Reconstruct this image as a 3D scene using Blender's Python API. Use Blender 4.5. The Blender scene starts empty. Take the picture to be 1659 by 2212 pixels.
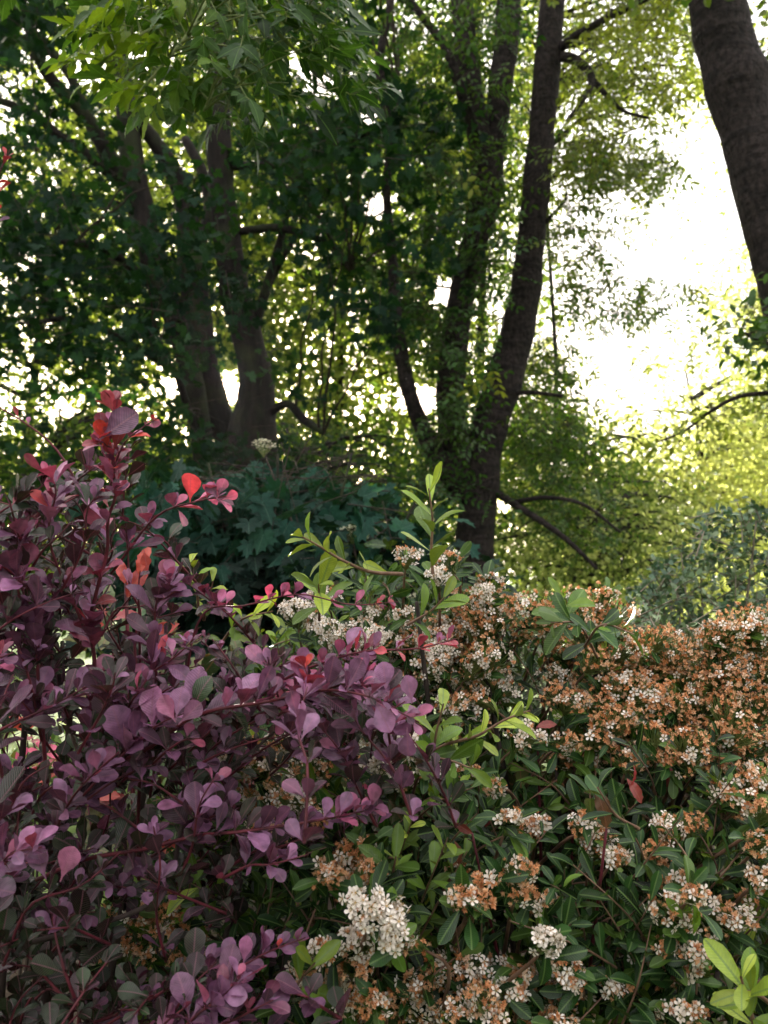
import bpy, math
import numpy as np
from mathutils import Matrix, Vector

rng = np.random.default_rng(11)
S = bpy.context.scene
C = S.collection

# ------------------------------------------------------------------ camera
CAM = np.array([0.0, 0.0, 1.55]); PITCH = math.radians(5.0); FPX = 1671.0
F = np.array([0, math.cos(PITCH), math.sin(PITCH)]); U = np.array([0, -math.sin(PITCH), math.cos(PITCH)]); R = np.array([1.0, 0, 0])

def P(x, y, d):
    x = np.asarray(x, float); y = np.asarray(y, float); d = np.asarray(d, float)
    return CAM + d[..., None] * (F + ((x - 829.5) / FPX)[..., None] * R + ((1106 - y) / FPX)[..., None] * U)

def proj(p):
    q = np.asarray(p) - CAM; d = q @ F; dd = np.maximum(d, 1e-3)
    return 829.5 + (q @ R) / dd * FPX, 1106 - (q @ U) / dd * FPX, d

cd = bpy.data.cameras.new('camera'); cam = bpy.data.objects.new('camera', cd); C.objects.link(cam)
cam.location = CAM; cam.rotation_euler = (math.radians(90) + PITCH, 0, 0)
cd.sensor_fit = 'VERTICAL'; cd.sensor_height = 36; cd.sensor_width = 27; cd.lens = 27.2
cd.clip_start = 0.05; cd.clip_end = 2000
cd.dof.use_dof = True; cd.dof.focus_distance = 1.0; cd.dof.aperture_fstop = 7.5
S.camera = cam

# ------------------------------------------------------------------ light
sund = P(496, 818, 1.0) - CAM; sund /= np.linalg.norm(sund)
SUN_EL = math.asin(sund[2]); SUN_AZ = math.atan2(sund[0], sund[1])
w = bpy.data.worlds.new('World'); S.world = w; w.use_nodes = True
nt = w.node_tree; N = nt.nodes; L = nt.links; N.clear()
out = N.new('ShaderNodeOutputWorld'); bg = N.new('ShaderNodeBackground'); sky = N.new('ShaderNodeTexSky')
sky.sky_type = 'NISHITA'; sky.sun_disc = False; sky.sun_elevation = SUN_EL; sky.sun_rotation = SUN_AZ
sky.air_density = 1.0; sky.dust_density = 4.0; sky.ozone_density = 1.0; sky.altitude = 50
mixs = N.new('ShaderNodeMix'); mixs.data_type = 'RGBA'; mixs.inputs[0].default_value = 0.55
mixs.inputs[7].default_value = (10.2, 9.4, 8.7, 1)
L.new(sky.outputs[0], mixs.inputs[6]); L.new(mixs.outputs[2], bg.inputs[0]); bg.inputs[1].default_value = 0.10
# the sun's own disc, seen through the leaves
tc = N.new('ShaderNodeTexCoord'); dot = N.new('ShaderNodeVectorMath'); dot.operation = 'DOT_PRODUCT'
dot.inputs[1].default_value = tuple(sund); L.new(tc.outputs['Generated'], dot.inputs[0])
gt = N.new('ShaderNodeMath'); gt.operation = 'GREATER_THAN'; gt.inputs[1].default_value = math.cos(math.radians(0.35))
L.new(dot.outputs['Value'], gt.inputs[0])
bg2 = N.new('ShaderNodeBackground'); bg2.inputs[0].default_value = (1, .95, .85, 1)
mm = N.new('ShaderNodeMath'); mm.operation = 'MULTIPLY'; mm.inputs[1].default_value = 60; L.new(gt.outputs[0], mm.inputs[0]); L.new(mm.outputs[0], bg2.inputs[1])
ad = N.new('ShaderNodeAddShader'); L.new(bg.outputs[0], ad.inputs[0]); L.new(bg2.outputs[0], ad.inputs[1]); L.new(ad.outputs[0], out.inputs[0])
sl = bpy.data.lights.new('sun', 'SUN'); sl.energy = 5.0; sl.angle = math.radians(0.6); sl.color = (1, .93, .78)
so = bpy.data.objects.new('sun', sl); C.objects.link(so); so.rotation_euler = Vector(sund).to_track_quat('Z', 'Y').to_euler()
S.view_settings.view_transform = 'Standard'; S.view_settings.look = 'None'; S.view_settings.exposure = 2.2; S.view_settings.gamma = 1
S.view_settings.use_curve_mapping = False
S.cycles.max_bounces = 6; S.cycles.transmission_bounces = 4; S.cycles.diffuse_bounces = 3; S.cycles.glossy_bounces = 2
S.cycles.use_denoising = True

# ------------------------------------------------------------------ helpers
def noise(p, scale, seed=0, k=9):
    r = np.random.default_rng(seed + 1000); p = np.asarray(p); o = np.zeros(p.shape[:-1])
    for i in range(k):
        v = r.normal(size=3); v /= np.linalg.norm(v); o += np.sin(p @ v * 2 * math.pi / scale * r.uniform(.55, 1.5) + r.uniform(0, 6.28))
    return o / math.sqrt(k) * .8
def nrmz(v): return v / np.maximum(np.linalg.norm(v, axis=-1, keepdims=True), 1e-9)
def rdir(n): return nrmz(rng.normal(size=(n, 3)))
def inpoly(x, y, poly):
    x = np.asarray(x, float); y = np.asarray(y, float); c = np.zeros(x.shape, bool); n = len(poly)
    for i in range(n):
        (x1, y1), (x2, y2) = poly[i], poly[(i + 1) % n]
        if y1 == y2: continue
        m = ((y1 > y) != (y2 > y)) & (x < (x2 - x1) * (y - y1) / (y2 - y1) + x1); c ^= m
    return c
def sample_poly(poly, n):
    a = np.array(poly); lo = a.min(0); hi = a.max(0); xs = []; ys = []; tot = 0
    while tot < n:
        x = rng.uniform(lo[0], hi[0], n * 2); y = rng.uniform(lo[1], hi[1], n * 2); m = inpoly(x, y, poly)
        xs.append(x[m]); ys.append(y[m]); tot += m.sum()
    return np.concatenate(xs)[:n], np.concatenate(ys)[:n]

def setp(o, label=None, cat=None, group=None, kind=None):
    for k, v in (('label', label), ('category', cat), ('group', group), ('kind', kind)):
        if v: o[k] = v
    return o
def thing(name, label, cat, loc, group=None):
    o = bpy.data.objects.new(name, None); C.objects.link(o); o.location = tuple(loc); o.empty_display_size = .1
    return setp(o, label, cat, group)

class T:   # a template: verts (V,3), faces, optional material index per face
    def __init__(s, v, f, mat=None, uv=None):
        s.v = np.array(v, float); s.loops = np.array([i for q in f for i in q], np.int64); s.sizes = np.array([len(q) for q in f], np.int64)
        s.mat = np.array(mat if mat is not None else [0] * len(f)); s.uv = s.v[:, :2].copy() if uv is None else np.array(uv, float)

class Acc:
    def __init__(s): s.V = []; s.Lp = []; s.Sz = []; s.M = []; s.UV = []; s.To = []; s.Rn = []; s.n = 0
    def inst(s, t, X, tone, rnd):
        n, v = X.shape[:2]
        if n == 0: return s
        s.V.append(X.reshape(-1, 3)); s.Lp.append((t.loops[None] + (np.arange(n) * v)[:, None] + s.n).ravel()); s.Sz.append(np.tile(t.sizes, n))
        s.M.append(np.tile(t.mat, n)); s.UV.append(np.tile(t.uv, (n, 1))); s.To.append(np.repeat(tone, v)); s.Rn.append(np.repeat(rnd, v)); s.n += n * v
        return s
    def tube(s, path, rad, sides=8, mat=0, tone=0., rnd=0., lump=0., cap=True):
        p = np.asarray(path, float); rad = np.broadcast_to(np.asarray(rad, float), (len(p),)); m = len(p)
        t = nrmz(np.gradient(p, axis=0)); up = np.array([0, 0, 1.]) if abs(t[0][2]) < .9 else np.array([1., 0, 0])
        a = nrmz(np.cross(t[0], up)); A = []
        for i in range(m):
            a = a - t[i] * (a @ t[i]); a = a / max(np.linalg.norm(a), 1e-9); A.append(a)
        A = np.array(A); B = np.cross(t, A); th = np.arange(sides) / sides * 2 * math.pi
        dirs = np.cos(th)[None, :, None] * A[:, None] + np.sin(th)[None, :, None] * B[:, None]
        V = p[:, None] + dirs * rad[:, None, None]
        if lump:
            k = noise(V, rad.mean() * 3.2, 3) + .5 * noise(V, rad.mean() * 1.2, 5); V = p[:, None] + dirs * (rad[:, None] * (1 + lump * k))[..., None]
        V = V.reshape(-1, 3); f = []
        i, j = np.meshgrid(np.arange(m - 1), np.arange(sides), indexing='ij'); j2 = (j + 1) % sides
        q = np.stack([i * sides + j, i * sides + j2, (i + 1) * sides + j2, (i + 1) * sides + j], -1).reshape(-1, 4)
        lp = [q.ravel()]; sz = [np.full(len(q), 4)]
        if cap:
            lp.append(np.arange(sides)[::-1]); sz.append(np.array([sides])); lp.append(np.arange(sides) + (m - 1) * sides); sz.append(np.array([sides]))
        L_ = np.concatenate(lp); Z = np.concatenate(sz)
        s.V.append(V); s.Lp.append(L_ + s.n); s.Sz.append(Z); s.M.append(np.full(len(Z), mat)); s.n += len(V)
        s.UV.append(np.stack([np.tile(th, m), np.repeat(np.linspace(0, 1, m), sides)], -1)); s.To.append(np.full(len(V), tone)); s.Rn.append(np.full(len(V), rnd))
        return s
    def mesh(s, name, mats, off=(0, 0, 0), smooth=True):
        V = np.concatenate(s.V) - np.asarray(off); Lp = np.concatenate(s.Lp); Z = np.concatenate(s.Sz)
        me = bpy.data.meshes.new(name); me.vertices.add(len(V)); me.vertices.foreach_set('co', V.astype(np.float32).ravel())
        me.loops.add(len(Lp)); me.loops.foreach_set('vertex_index', Lp.astype(np.int32)); me.polygons.add(len(Z))
        st = np.concatenate([[0], np.cumsum(Z)[:-1]]); me.polygons.foreach_set('loop_start', st.astype(np.int32))
        for m in mats: me.materials.append(m)
        me.polygons.foreach_set('material_index', np.concatenate(s.M).astype(np.int32))
        if smooth: me.polygons.foreach_set('use_smooth', np.ones(len(Z), bool))
        for nm, arr in (('tone', s.To), ('rnd', s.Rn)):
            at = me.attributes.new(nm, 'FLOAT', 'POINT'); at.data.foreach_set('value', np.concatenate(arr).astype(np.float32))
        at = me.attributes.new('luv', 'FLOAT_VECTOR', 'POINT'); uv = np.concatenate(s.UV); at.data.foreach_set('vector', np.c_[uv, np.zeros(len(uv))].astype(np.float32).ravel())
        me.update(calc_edges=True); return me
    def build(s, name, mats, parent=None, kind=None, smooth=True):
        if s.n == 0: return None
        if not isinstance(mats, (list, tuple)): mats = [mats]
        off = np.array(parent.matrix_basis.translation) if parent else np.zeros(3)
        if parent and parent.parent: off = off + np.array(parent.parent.location)
        o = bpy.data.objects.new(name, s.mesh(name, mats, off, smooth)); C.objects.link(o); o.parent = parent
        if kind: o['kind'] = kind
        return o

def smooth_path(pts, n):
    p = np.asarray(pts, float); m = len(p); P0 = np.vstack([2 * p[0] - p[1], p, 2 * p[-1] - p[-2]]); u = np.linspace(0, m - 1 - 1e-6, n); i = u.astype(int); t = (u - i)[:, None]
    a, b, c, d = P0[i], P0[i + 1], P0[i + 2], P0[i + 3]
    return .5 * (2 * b + (c - a) * t + (2 * a - 5 * b + 4 * c - d) * t ** 2 + (3 * b - a - 3 * c + d) * t ** 3)

def strip_leaf(st, fold=.18, wav=0.):  # st: (y, halfwidth) stations -> folded blade
    v = []; f = []
    for i, (y, h) in enumerate(st):
        wv = wav * math.sin(i * 2.3); v += [(-h, y, h * fold + wv * h), (0, y, 0), (h, y, h * fold - wv * h)]
    for i in range(len(st) - 1):
        a = i * 3; f += [(a, a + 1, a + 4, a + 3), (a + 1, a + 2, a + 5, a + 4)]
    return T(v, f)
OBOV = strip_leaf([(0, .012), (.18, .025), (.33, .08), (.48, .175), (.64, .25), (.79, .265), (.91, .195), (.975, .1), (1, .02)], .2)
OBOVB = strip_leaf([(0, .012), (.16, .03), (.3, .09), (.46, .19), (.62, .255), (.76, .255), (.89, .19), (.965, .1), (1, .03)], .42, .12)
OBLAN = strip_leaf([(0, .012), (.12, .04), (.32, .095), (.55, .15), (.75, .17), (.9, .12), (.97, .06), (1, .01)], .3)
OBLANB = strip_leaf([(0, .012), (.12, .05), (.32, .11), (.55, .16), (.75, .16), (.9, .1), (.97, .05), (1, .01)], .55, .12)
LANCE = strip_leaf([(0, .01), (.08, .09), (.22, .2), (.38, .25), (.46, .2), (.52, .26), (.64, .2), (.72, .16), (.76, .17), (.88, .07), (1, .005)], .22, .06)
WIDE = strip_leaf([(0, .02), (.08, .1), (.2, .2), (.24, .19), (.38, .27), (.42, .26), (.55, .28), (.59, .265), (.72, .23), (.76, .2), (.88, .1), (1, .005)], .2, .12)
OVAL = T([(0, 0, 0), (-.22, .3, .05), (-.2, .7, .05), (0, 1, 0), (.2, .7, .05), (.22, .3, .05), (0, .5, -.02)], [(0, 6, 1), (1, 6, 2), (2, 6, 3), (3, 6, 4), (4, 6, 5), (5, 6, 0)])
FAR = T([(0, 0, 0), (-.28, .45, .07), (0, 1, 0), (.28, .45, .07)], [(0, 3, 2, 1)])
def maple_t():
    o = [(.05, .0), (.2, -.06), (.42, .02), (.3, .14), (.62, .3), (.45, .36), (.5, .5), (.27, .45), (.22, .6), (.27, .78), (.12, .74), (0, 1.0)]
    pts = o + [(-x, y) for x, y in o[-2::-1]]; v = [(0, .22, 0)] + [(x, y, .10 * abs(x) - .05 * (abs(x) > .3)) for x, y in pts]; n = len(pts)
    return T(v, [(0, i + 1, i + 2) for i in range(n - 1)])
MAPLE = maple_t()

def basis(d, n):
    d = nrmz(d); s = nrmz(np.cross(d, n)); return s, d, np.cross(s, d)
def leaf_X(t, pos, d, n, s, wid=1., bend=0.):
    s3, d, n3 = basis(d, n); m = len(pos); s = np.broadcast_to(s, (m,)); wid = np.broadcast_to(wid, (m,)); b = np.broadcast_to(bend, (m,)); b = np.where(np.abs(b) < .02, .02, b)
    x = t.v[None, :, 0] * wid[:, None]; y = t.v[None, :, 1]; z = t.v[None, :, 2]
    bb = b[:, None]; yb = np.sin(bb * y) / bb; zb = -(1 - np.cos(bb * y)) / bb + z
    return pos[:, None] + s[:, None, None] * (x[..., None] * s3[:, None] + yb[..., None] * d[:, None] + zb[..., None] * n3[:, None])

class Leaves:    # a bag of leaves for one plant
    def __init__(s): s.a = []
    def add(s, pos, d, n, size, wid=1., bend=.3, tone=.5):
        m = len(pos)
        if m == 0: return
        bc = lambda v: np.broadcast_to(np.asarray(v, float), (m,))
        s.a.append(np.c_[pos, nrmz(d), nrmz(n), bc(size), bc(wid), bc(bend), bc(tone), rng.random(m)])
    def arr(s): return np.concatenate(s.a)
def emit(lv, tmpls, mat, parent, n_single=300, name='leaf', rest='foliage', keep=None, in_single=None):
    A = lv.arr()
    if keep is not None: A = A[keep(A[:, :3])]
    x, y, d = proj(A[:, :3] + A[:, 3:6] * A[:, 9:10] * .5)
    inf = (x > 5) & (x < 1654) & (y > 5) & (y < 2205)
    sc = np.where(inf, A[:, 9] / d ** 2.2, -1); 
    if in_single is not None: sc = np.where(in_single(x, y, d), sc, -1)
    order = np.argsort(-sc); ns = min(n_single, int((sc > 0).sum())); one = order[:ns]; restm = np.ones(len(A), bool); restm[one] = False
    bends = (-.25, .25, .7, 1.15); meshes = {}
    loc = np.array(parent.location)
    for i in one:
        a = A[i]; bi = int(np.argmin([abs(b - a[11]) for b in bends])); ti = i % len(tmpls)
        if (bi, ti) not in meshes:
            X = leaf_X(tmpls[ti], np.zeros((1, 3)), np.array([[0, 1., 0]]), np.array([[0, 0, 1.]]), 1., 1., bends[bi])
            meshes[bi, ti] = Acc().inst(tmpls[ti], X, np.zeros(1), np.zeros(1)).mesh(name, [mat])
        s3, d3, n3 = basis(a[None, 3:6], a[None, 6:9]); s3, d3, n3 = s3[0], d3[0], n3[0]; s = a[9]; p = a[:3] - loc
        o = bpy.data.objects.new(name, meshes[bi, ti]); C.objects.link(o); o.parent = parent
        M = Matrix(((s3[0], d3[0], n3[0], p[0]), (s3[1], d3[1], n3[1], p[1]), (s3[2], d3[2], n3[2], p[2]), (0, 0, 0, 1))) @ Matrix.Diagonal((s * a[10], s, s, 1))
        o.matrix_basis = M; o['tone'] = float(a[12])
    B = A[restm]
    if len(B):
        ac = Acc()
        for ti, t in enumerate(tmpls):
            b = B[ti::len(tmpls)]; ac.inst(t, leaf_X(t, b[:, :3], b[:, 3:6], b[:, 6:9], b[:, 9], b[:, 10], b[:, 11]), b[:, 12], b[:, 13])
        ac.build(rest, mat, parent, 'stuff')

# ------------------------------------------------------------------ materials
def mat_new(name):
    m = bpy.data.materials.new(name); m.use_nodes = True; m.node_tree.nodes.clear(); return m, m.node_tree.nodes, m.node_tree.links
def leaf_mat(name, stops, rough=.42, spec=.5, transl=.3, tint=(1.6, 1.7, .7), rib=None, ribw=.018, var=.6, tvar=.25, back=None, bump=True, mott=.25, sheen=0., edge=None, ribf=.65):
    m, N, L = mat_new(name); o = N.new('ShaderNodeOutputMaterial'); pb = N.new('ShaderNodeBsdfPrincipled'); tr = N.new('ShaderNodeBsdfTranslucent'); mx = N.new('ShaderNodeMixShader')
    g = N.new('ShaderNodeAttribute'); g.attribute_name = 'tone'; go = N.new('ShaderNodeAttribute'); go.attribute_type = 'OBJECT'; go.attribute_name = 'tone'
    r = N.new('ShaderNodeAttribute'); r.attribute_name = 'rnd'; oi = N.new('ShaderNodeObjectInfo')
    def math_(op, a, b=None, c=None):
        n = N.new('ShaderNodeMath'); n.operation = op
        for i, v in enumerate((a, b, c)):
            if v is None: continue
            if isinstance(v, (int, float)): n.inputs[i].default_value = v
            else: L.new(v, n.inputs[i])
        return n.outputs[0]
    def mixc(f, a, b, bt='MIX'):
        n = N.new('ShaderNodeMix'); n.data_type = 'RGBA'; n.blend_type = bt; n.clamp_factor = True
        for i, v in ((0, f), (6, a), (7, b)):
            if isinstance(v, (int, float)): n.inputs[i].default_value = v
            elif isinstance(v, tuple): n.inputs[i].default_value = (*v[:3], 1)
            else: L.new(v, n.inputs[i])
        return n.outputs[2]
    rn = math_('FRACT', math_('ADD', r.outputs['Fac'], oi.outputs['Random']))
    r2 = math_('FRACT', math_('MULTIPLY', rn, 7.31))
    tone = math_('ADD', math_('ADD', g.outputs['Fac'], go.outputs['Fac']), math_('MULTIPLY', math_('SUBTRACT', r2, .5), tvar))
    cr = N.new('ShaderNodeValToRGB'); L.new(tone, cr.inputs[0]); e = cr.color_ramp.elements
    e[0].position = stops[0][0]; e[0].color = (*stops[0][1], 1); e[1].position = stops[-1][0]; e[1].color = (*stops[-1][1], 1)
    for p_, c_ in stops[1:-1]:
        k = e.new(p_); k.color = (*c_, 1)
    col = cr.outputs[0]
    val = math_('ADD', math_('MULTIPLY', math_('SUBTRACT', rn, .5), var), 1.)
    hv = N.new('ShaderNodeHueSaturation'); L.new(col, hv.inputs['Color']); L.new(val, hv.inputs['Value']); col = hv.outputs[0]
    if bump:
        lu = N.new('ShaderNodeAttribute'); lu.attribute_name = 'luv'; sx = N.new('ShaderNodeSeparateXYZ'); L.new(lu.outputs['Vector'], sx.inputs[0])
        ax = math_('ABSOLUTE', sx.outputs[0]); ribm = math_('LESS_THAN', ax, ribw)
        ph = math_('MULTIPLY', math_('SUBTRACT', sx.outputs[1], math_('MULTIPLY', ax, .9)), 52.); sv = math_('POWER', math_('ABSOLUTE', math_('SINE', ph)), 6.)
        tcn = N.new('ShaderNodeTexCoord'); no = N.new('ShaderNodeTexNoise'); no.inputs['Scale'].default_value = 7; no.inputs['Detail'].default_value = 4; L.new(lu.outputs['Vector'], no.inputs[0])
        if not mott is None:
            ge = N.new('ShaderNodeNewGeometry'); no2 = N.new('ShaderNodeTexNoise'); no2.inputs['Scale'].default_value = 90; no2.inputs['Detail'].default_value = 3; L.new(ge.outputs['Position'], no2.inputs[0])
            mr = N.new('ShaderNodeMapRange'); mr.inputs[1].default_value = .3; mr.inputs[2].default_value = .7; mr.inputs[3].default_value = 1 - mott; mr.inputs[4].default_value = 1 + mott * .6; L.new(no2.outputs[0], mr.inputs[0])
            h2 = N.new('ShaderNodeHueSaturation'); L.new(col, h2.inputs['Color']); L.new(mr.outputs[0], h2.inputs['Value']); col = h2.outputs[0]
        if rib: col = mixc(math_('ADD', math_('MULTIPLY', ribm, ribf), math_('MULTIPLY', sv, .16)), col, rib)
        bp = N.new('ShaderNodeBump'); bp.inputs['Strength'].default_value = .35; bp.inputs['Distance'].default_value = .002
        L.new(math_('SUBTRACT', math_('MULTIPLY', no.outputs[0], .8), math_('ADD', math_('MULTIPLY', sv, .4), ribm)), bp.inputs['Height']); L.new(bp.outputs[0], pb.inputs['Normal'])
    if back:
        ge2 = N.new('ShaderNodeNewGeometry'); col = mixc(math_('MULTIPLY', ge2.outputs['Backfacing'], back[1]), col, back[0])
    L.new(col, pb.inputs['Base Color']); pb.inputs['Roughness'].default_value = rough; pb.inputs['Specular IOR Level'].default_value = spec
    if sheen: pb.inputs['Sheen Weight'].default_value = sheen; pb.inputs['Sheen Roughness'].default_value = .4
    tcol = mixc(1., col, tint, 'MULTIPLY'); L.new(tcol, tr.inputs[0]); mx.inputs[0].default_value = transl
    L.new(pb.outputs[0], mx.inputs[1]); L.new(tr.outputs[0], mx.inputs[2]); L.new(mx.outputs[0], o.inputs[0]); return m

def bark_mat(name, c1, c2, scale=20, stretch=(1, 1, .18), bumpd=.02, moss=None, band=False, rough=.85):
    m, N, L = mat_new(name); o = N.new('ShaderNodeOutputMaterial'); pb = N.new('ShaderNodeBsdfPrincipled'); tc = N.new('ShaderNodeTexCoord'); mp = N.new('ShaderNodeMapping'); mp.inputs['Scale'].default_value = stretch
    n1 = N.new('ShaderNodeTexNoise'); n1.inputs['Scale'].default_value = scale; n1.inputs['Detail'].default_value = 8; n1.inputs['Roughness'].default_value = .65
    L.new(tc.outputs['Object'], mp.inputs[0]); L.new(mp.outputs[0], n1.inputs[0])
    n2 = N.new('ShaderNodeTexNoise'); n2.inputs['Scale'].default_value = scale * .13; n2.inputs['Detail'].default_value = 4; L.new(tc.outputs['Object'], n2.inputs[0])
    cr = N.new('ShaderNodeValToRGB'); cr.color_ramp.elements[0].position = .35; cr.color_ramp.elements[1].position = .66; cr.color_ramp.elements[0].color = (*c1, 1); cr.color_ramp.elements[1].color = (*c2, 1); L.new(n1.outputs[0], cr.inputs[0])
    col = cr.outputs[0]
    if moss:
        mx = N.new('ShaderNodeMix'); mx.data_type = 'RGBA'; mr = N.new('ShaderNodeMapRange'); mr.inputs[1].default_value = .5; mr.inputs[2].default_value = .68; L.new(n2.outputs[0], mr.inputs[0]); L.new(mr.outputs[0], mx.inputs[0]); L.new(col, mx.inputs[6]); mx.inputs[7].default_value = (*moss, 1); col = mx.outputs[2]
    h = n1.outputs[0]
    if band:
        mp2 = N.new('ShaderNodeMapping'); mp2.inputs['Scale'].default_value = (.7, .7, 3.6); L.new(tc.outputs['Object'], mp2.inputs[0]); n3 = N.new('ShaderNodeTexNoise'); n3.inputs['Scale'].default_value = 5; n3.inputs['Detail'].default_value = 5; L.new(mp2.outputs[0], n3.inputs[0])
        ma = N.new('ShaderNodeMath'); ma.operation = 'ADD'; L.new(h, ma.inputs[0]); L.new(n3.outputs[0], ma.inputs[1]); h = ma.outputs[0]
        mr = N.new('ShaderNodeMapRange'); mr.inputs[1].default_value = .54; mr.inputs[2].default_value = .62; mr.inputs[3].default_value = 1; mr.inputs[4].default_value = .5; L.new(n3.outputs[0], mr.inputs[0])
        hs = N.new('ShaderNodeHueSaturation'); L.new(col, hs.inputs['Color']); L.new(mr.outputs[0], hs.inputs['Value']); col = hs.outputs[0]
    bp = N.new('ShaderNodeBump'); bp.inputs['Distance'].default_value = bumpd; bp.inputs['Strength'].default_value = .9; L.new(h, bp.inputs['Height']); L.new(bp.outputs[0], pb.inputs['Normal'])
    L.new(col, pb.inputs['Base Color']); pb.inputs['Roughness'].default_value = rough; pb.inputs['Specular IOR Level'].default_value = .25; L.new(pb.outputs[0], o.inputs[0]); return m

M = {}
M['barb'] = leaf_mat('barberry_leaf', [(0, (.004, .018, .006)), (.26, (.013, .034, .011)), (.38, (.06, .022, .045)), (.6, (.24, .115, .225)), (.8, (.34, .065, .12)), (1, (.45, .06, .04))], rough=.26, spec=.42, transl=.15, tint=(1.9, .7, .8), rib=(.3, .12, .17), var=1.2, back=((.2, .08, .12), .1), ribf=.28, mott=.5)
M['barb_stem'] = bark_mat('barberry_twig', (.035, .009, .012), (.15, .025, .04), 60, bumpd=.001, rough=.5)
M['barb_wood'] = bark_mat('barberry_wood', (.02, .012, .012), (.07, .05, .045), 60, bumpd=.002)
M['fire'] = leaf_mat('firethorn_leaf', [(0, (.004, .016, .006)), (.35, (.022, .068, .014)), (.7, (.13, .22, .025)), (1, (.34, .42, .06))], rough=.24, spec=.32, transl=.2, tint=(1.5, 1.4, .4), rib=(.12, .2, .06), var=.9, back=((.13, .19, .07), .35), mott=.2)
M['fire_stem'] = bark_mat('firethorn_twig', (.10, .05, .035), (.25, .15, .10), 60, bumpd=.001, rough=.5)
M['fire_wood'] = bark_mat('firethorn_wood', (.02, .014, .012), (.06, .045, .04), 60, bumpd=.002)
M['phot'] = leaf_mat('photinia_leaf', [(0, (.03, .09, .03)), (.35, (.12, .13, .04)), (.6, (.13, .035, .022)), (.85, (.28, .03, .04)), (1, (.50, .08, .06))], rough=.26, spec=.42, transl=.15, tint=(1.6, .9, .6), rib=(.3, .12, .08), ribf=.4, var=.5, mott=.25)
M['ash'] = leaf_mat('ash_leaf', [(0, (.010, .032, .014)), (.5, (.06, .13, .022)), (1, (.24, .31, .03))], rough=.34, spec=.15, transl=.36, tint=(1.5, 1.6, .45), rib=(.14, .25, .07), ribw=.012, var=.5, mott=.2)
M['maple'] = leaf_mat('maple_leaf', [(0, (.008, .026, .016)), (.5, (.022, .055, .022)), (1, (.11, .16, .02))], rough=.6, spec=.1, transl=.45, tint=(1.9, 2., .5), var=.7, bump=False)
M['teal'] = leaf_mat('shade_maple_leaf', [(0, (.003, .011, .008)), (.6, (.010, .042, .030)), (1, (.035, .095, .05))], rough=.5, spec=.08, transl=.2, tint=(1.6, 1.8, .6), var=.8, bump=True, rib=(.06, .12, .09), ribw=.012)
M['robin'] = leaf_mat('pinnate_leaf', [(0, (.018, .06, .02)), (.5, (.05, .10, .025)), (1, (.19, .21, .05))], rough=.5, spec=.35, transl=.42, tint=(1.8, 1.9, .5), var=.6, bump=False)
M['lime'] = leaf_mat('far_leaf', [(0, (.016, .04, .018)), (.5, (.06, .105, .022)), (1, (.23, .28, .07))], rough=.6, spec=.2, transl=.6, tint=(1.75, 1.65, .7), var=.7, bump=False)
M['sunlit'] = leaf_mat('sunlit_leaf', [(0, (.03, .06, .02)), (.45, (.17, .22, .06)), (1, (.48, .50, .22))], rough=.6, spec=.25, transl=.55, tint=(1.5, 1.5, 1.), var=.9, tvar=.7, bump=False)  # brighter leaf copy: sunlight on the right-hand trees put into the colour
M['grey'] = leaf_mat('grey_leaf', [(0, (.03, .075, .05)), (.5, (.09, .15, .09)), (1, (.22, .28, .16))], rough=.5, spec=.4, transl=.2, tint=(1.3, 1.5, .6), var=.7, bump=False)
M['conif'] = leaf_mat('blue_conifer_leaf', [(0, (.05, .1, .09)), (1, (.12, .2, .16))], rough=.6, spec=.2, transl=.1, var=.6, bump=False)
M['bark'] = bark_mat('brown_bark', (.005, .0036, .0033), (.021, .015, .013), 22, moss=(.03, .04, .015))
M['bark2'] = bark_mat('banded_bark', (.006, .0042, .004), (.042, .031, .029), 34, (1, 1, .6), band=True, bumpd=.035)
M['twig'] = bark_mat('thin_twig', (.02, .014, .012), (.06, .045, .035), 40, bumpd=.002)
M['greytwig'] = bark_mat('grey_twig', (.12, .10, .07), (.3, .26, .2), 60, bumpd=.001)
M['greenstem'] = bark_mat('green_stem', (.08, .13, .03), (.2, .22, .07), 60, bumpd=.0005, rough=.5)
def plain(name, c, rough=.5, tr=0., var=.0, c2=None):
    m, N, L = mat_new(name); o = N.new('ShaderNodeOutputMaterial'); pb = N.new('ShaderNodeBsdfPrincipled'); pb.inputs['Roughness'].default_value = rough; pb.inputs['Specular IOR Level'].default_value = .3
    r = N.new('ShaderNodeAttribute'); r.attribute_name = 'rnd'; cr = N.new('ShaderNodeValToRGB'); e = cr.color_ramp.elements; L.new(r.outputs['Fac'], cr.inputs[0])
    cs = c if isinstance(c, list) else [c, c]; e[0].color = (*cs[0], 1); e[1].color = (*cs[-1], 1)
    for i, cc in enumerate(cs[1:-1]): k = e.new((i + 1) / (len(cs) - 1)); k.color = (*cc, 1)
    L.new(cr.outputs[0], pb.inputs['Base Color'])
    if tr:
        t = N.new('ShaderNodeBsdfTranslucent'); L.new(cr.outputs[0], t.inputs[0]); mx = N.new('ShaderNodeMixShader'); mx.inputs[0].default_value = tr; L.new(pb.outputs[0], mx.inputs[1]); L.new(t.outputs[0], mx.inputs[2]); L.new(mx.outputs[0], o.inputs[0])
    else: L.new(pb.outputs[0], o.inputs[0])
    return m
M['petal'] = plain('white_petal', [(.76, .66, .56), (.86, .81, .76)], .5, .25)
M['disc'] = plain('flower_disc', [(.35, .28, .08), (.42, .26, .12)], .6)
M['spent'] = plain('spent_flower', [(.38, .14, .05), (.70, .33, .15), (.76, .48, .28), (.56, .23, .08), (.82, .62, .46)], .7, .2)
M['sepal'] = plain('sepal', [(.10, .13, .03), (.30, .16, .06)], .6)
M['cream'] = plain('elder_flower', [(.55, .55, .38), (.7, .68, .5)], .6, .2)
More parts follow.
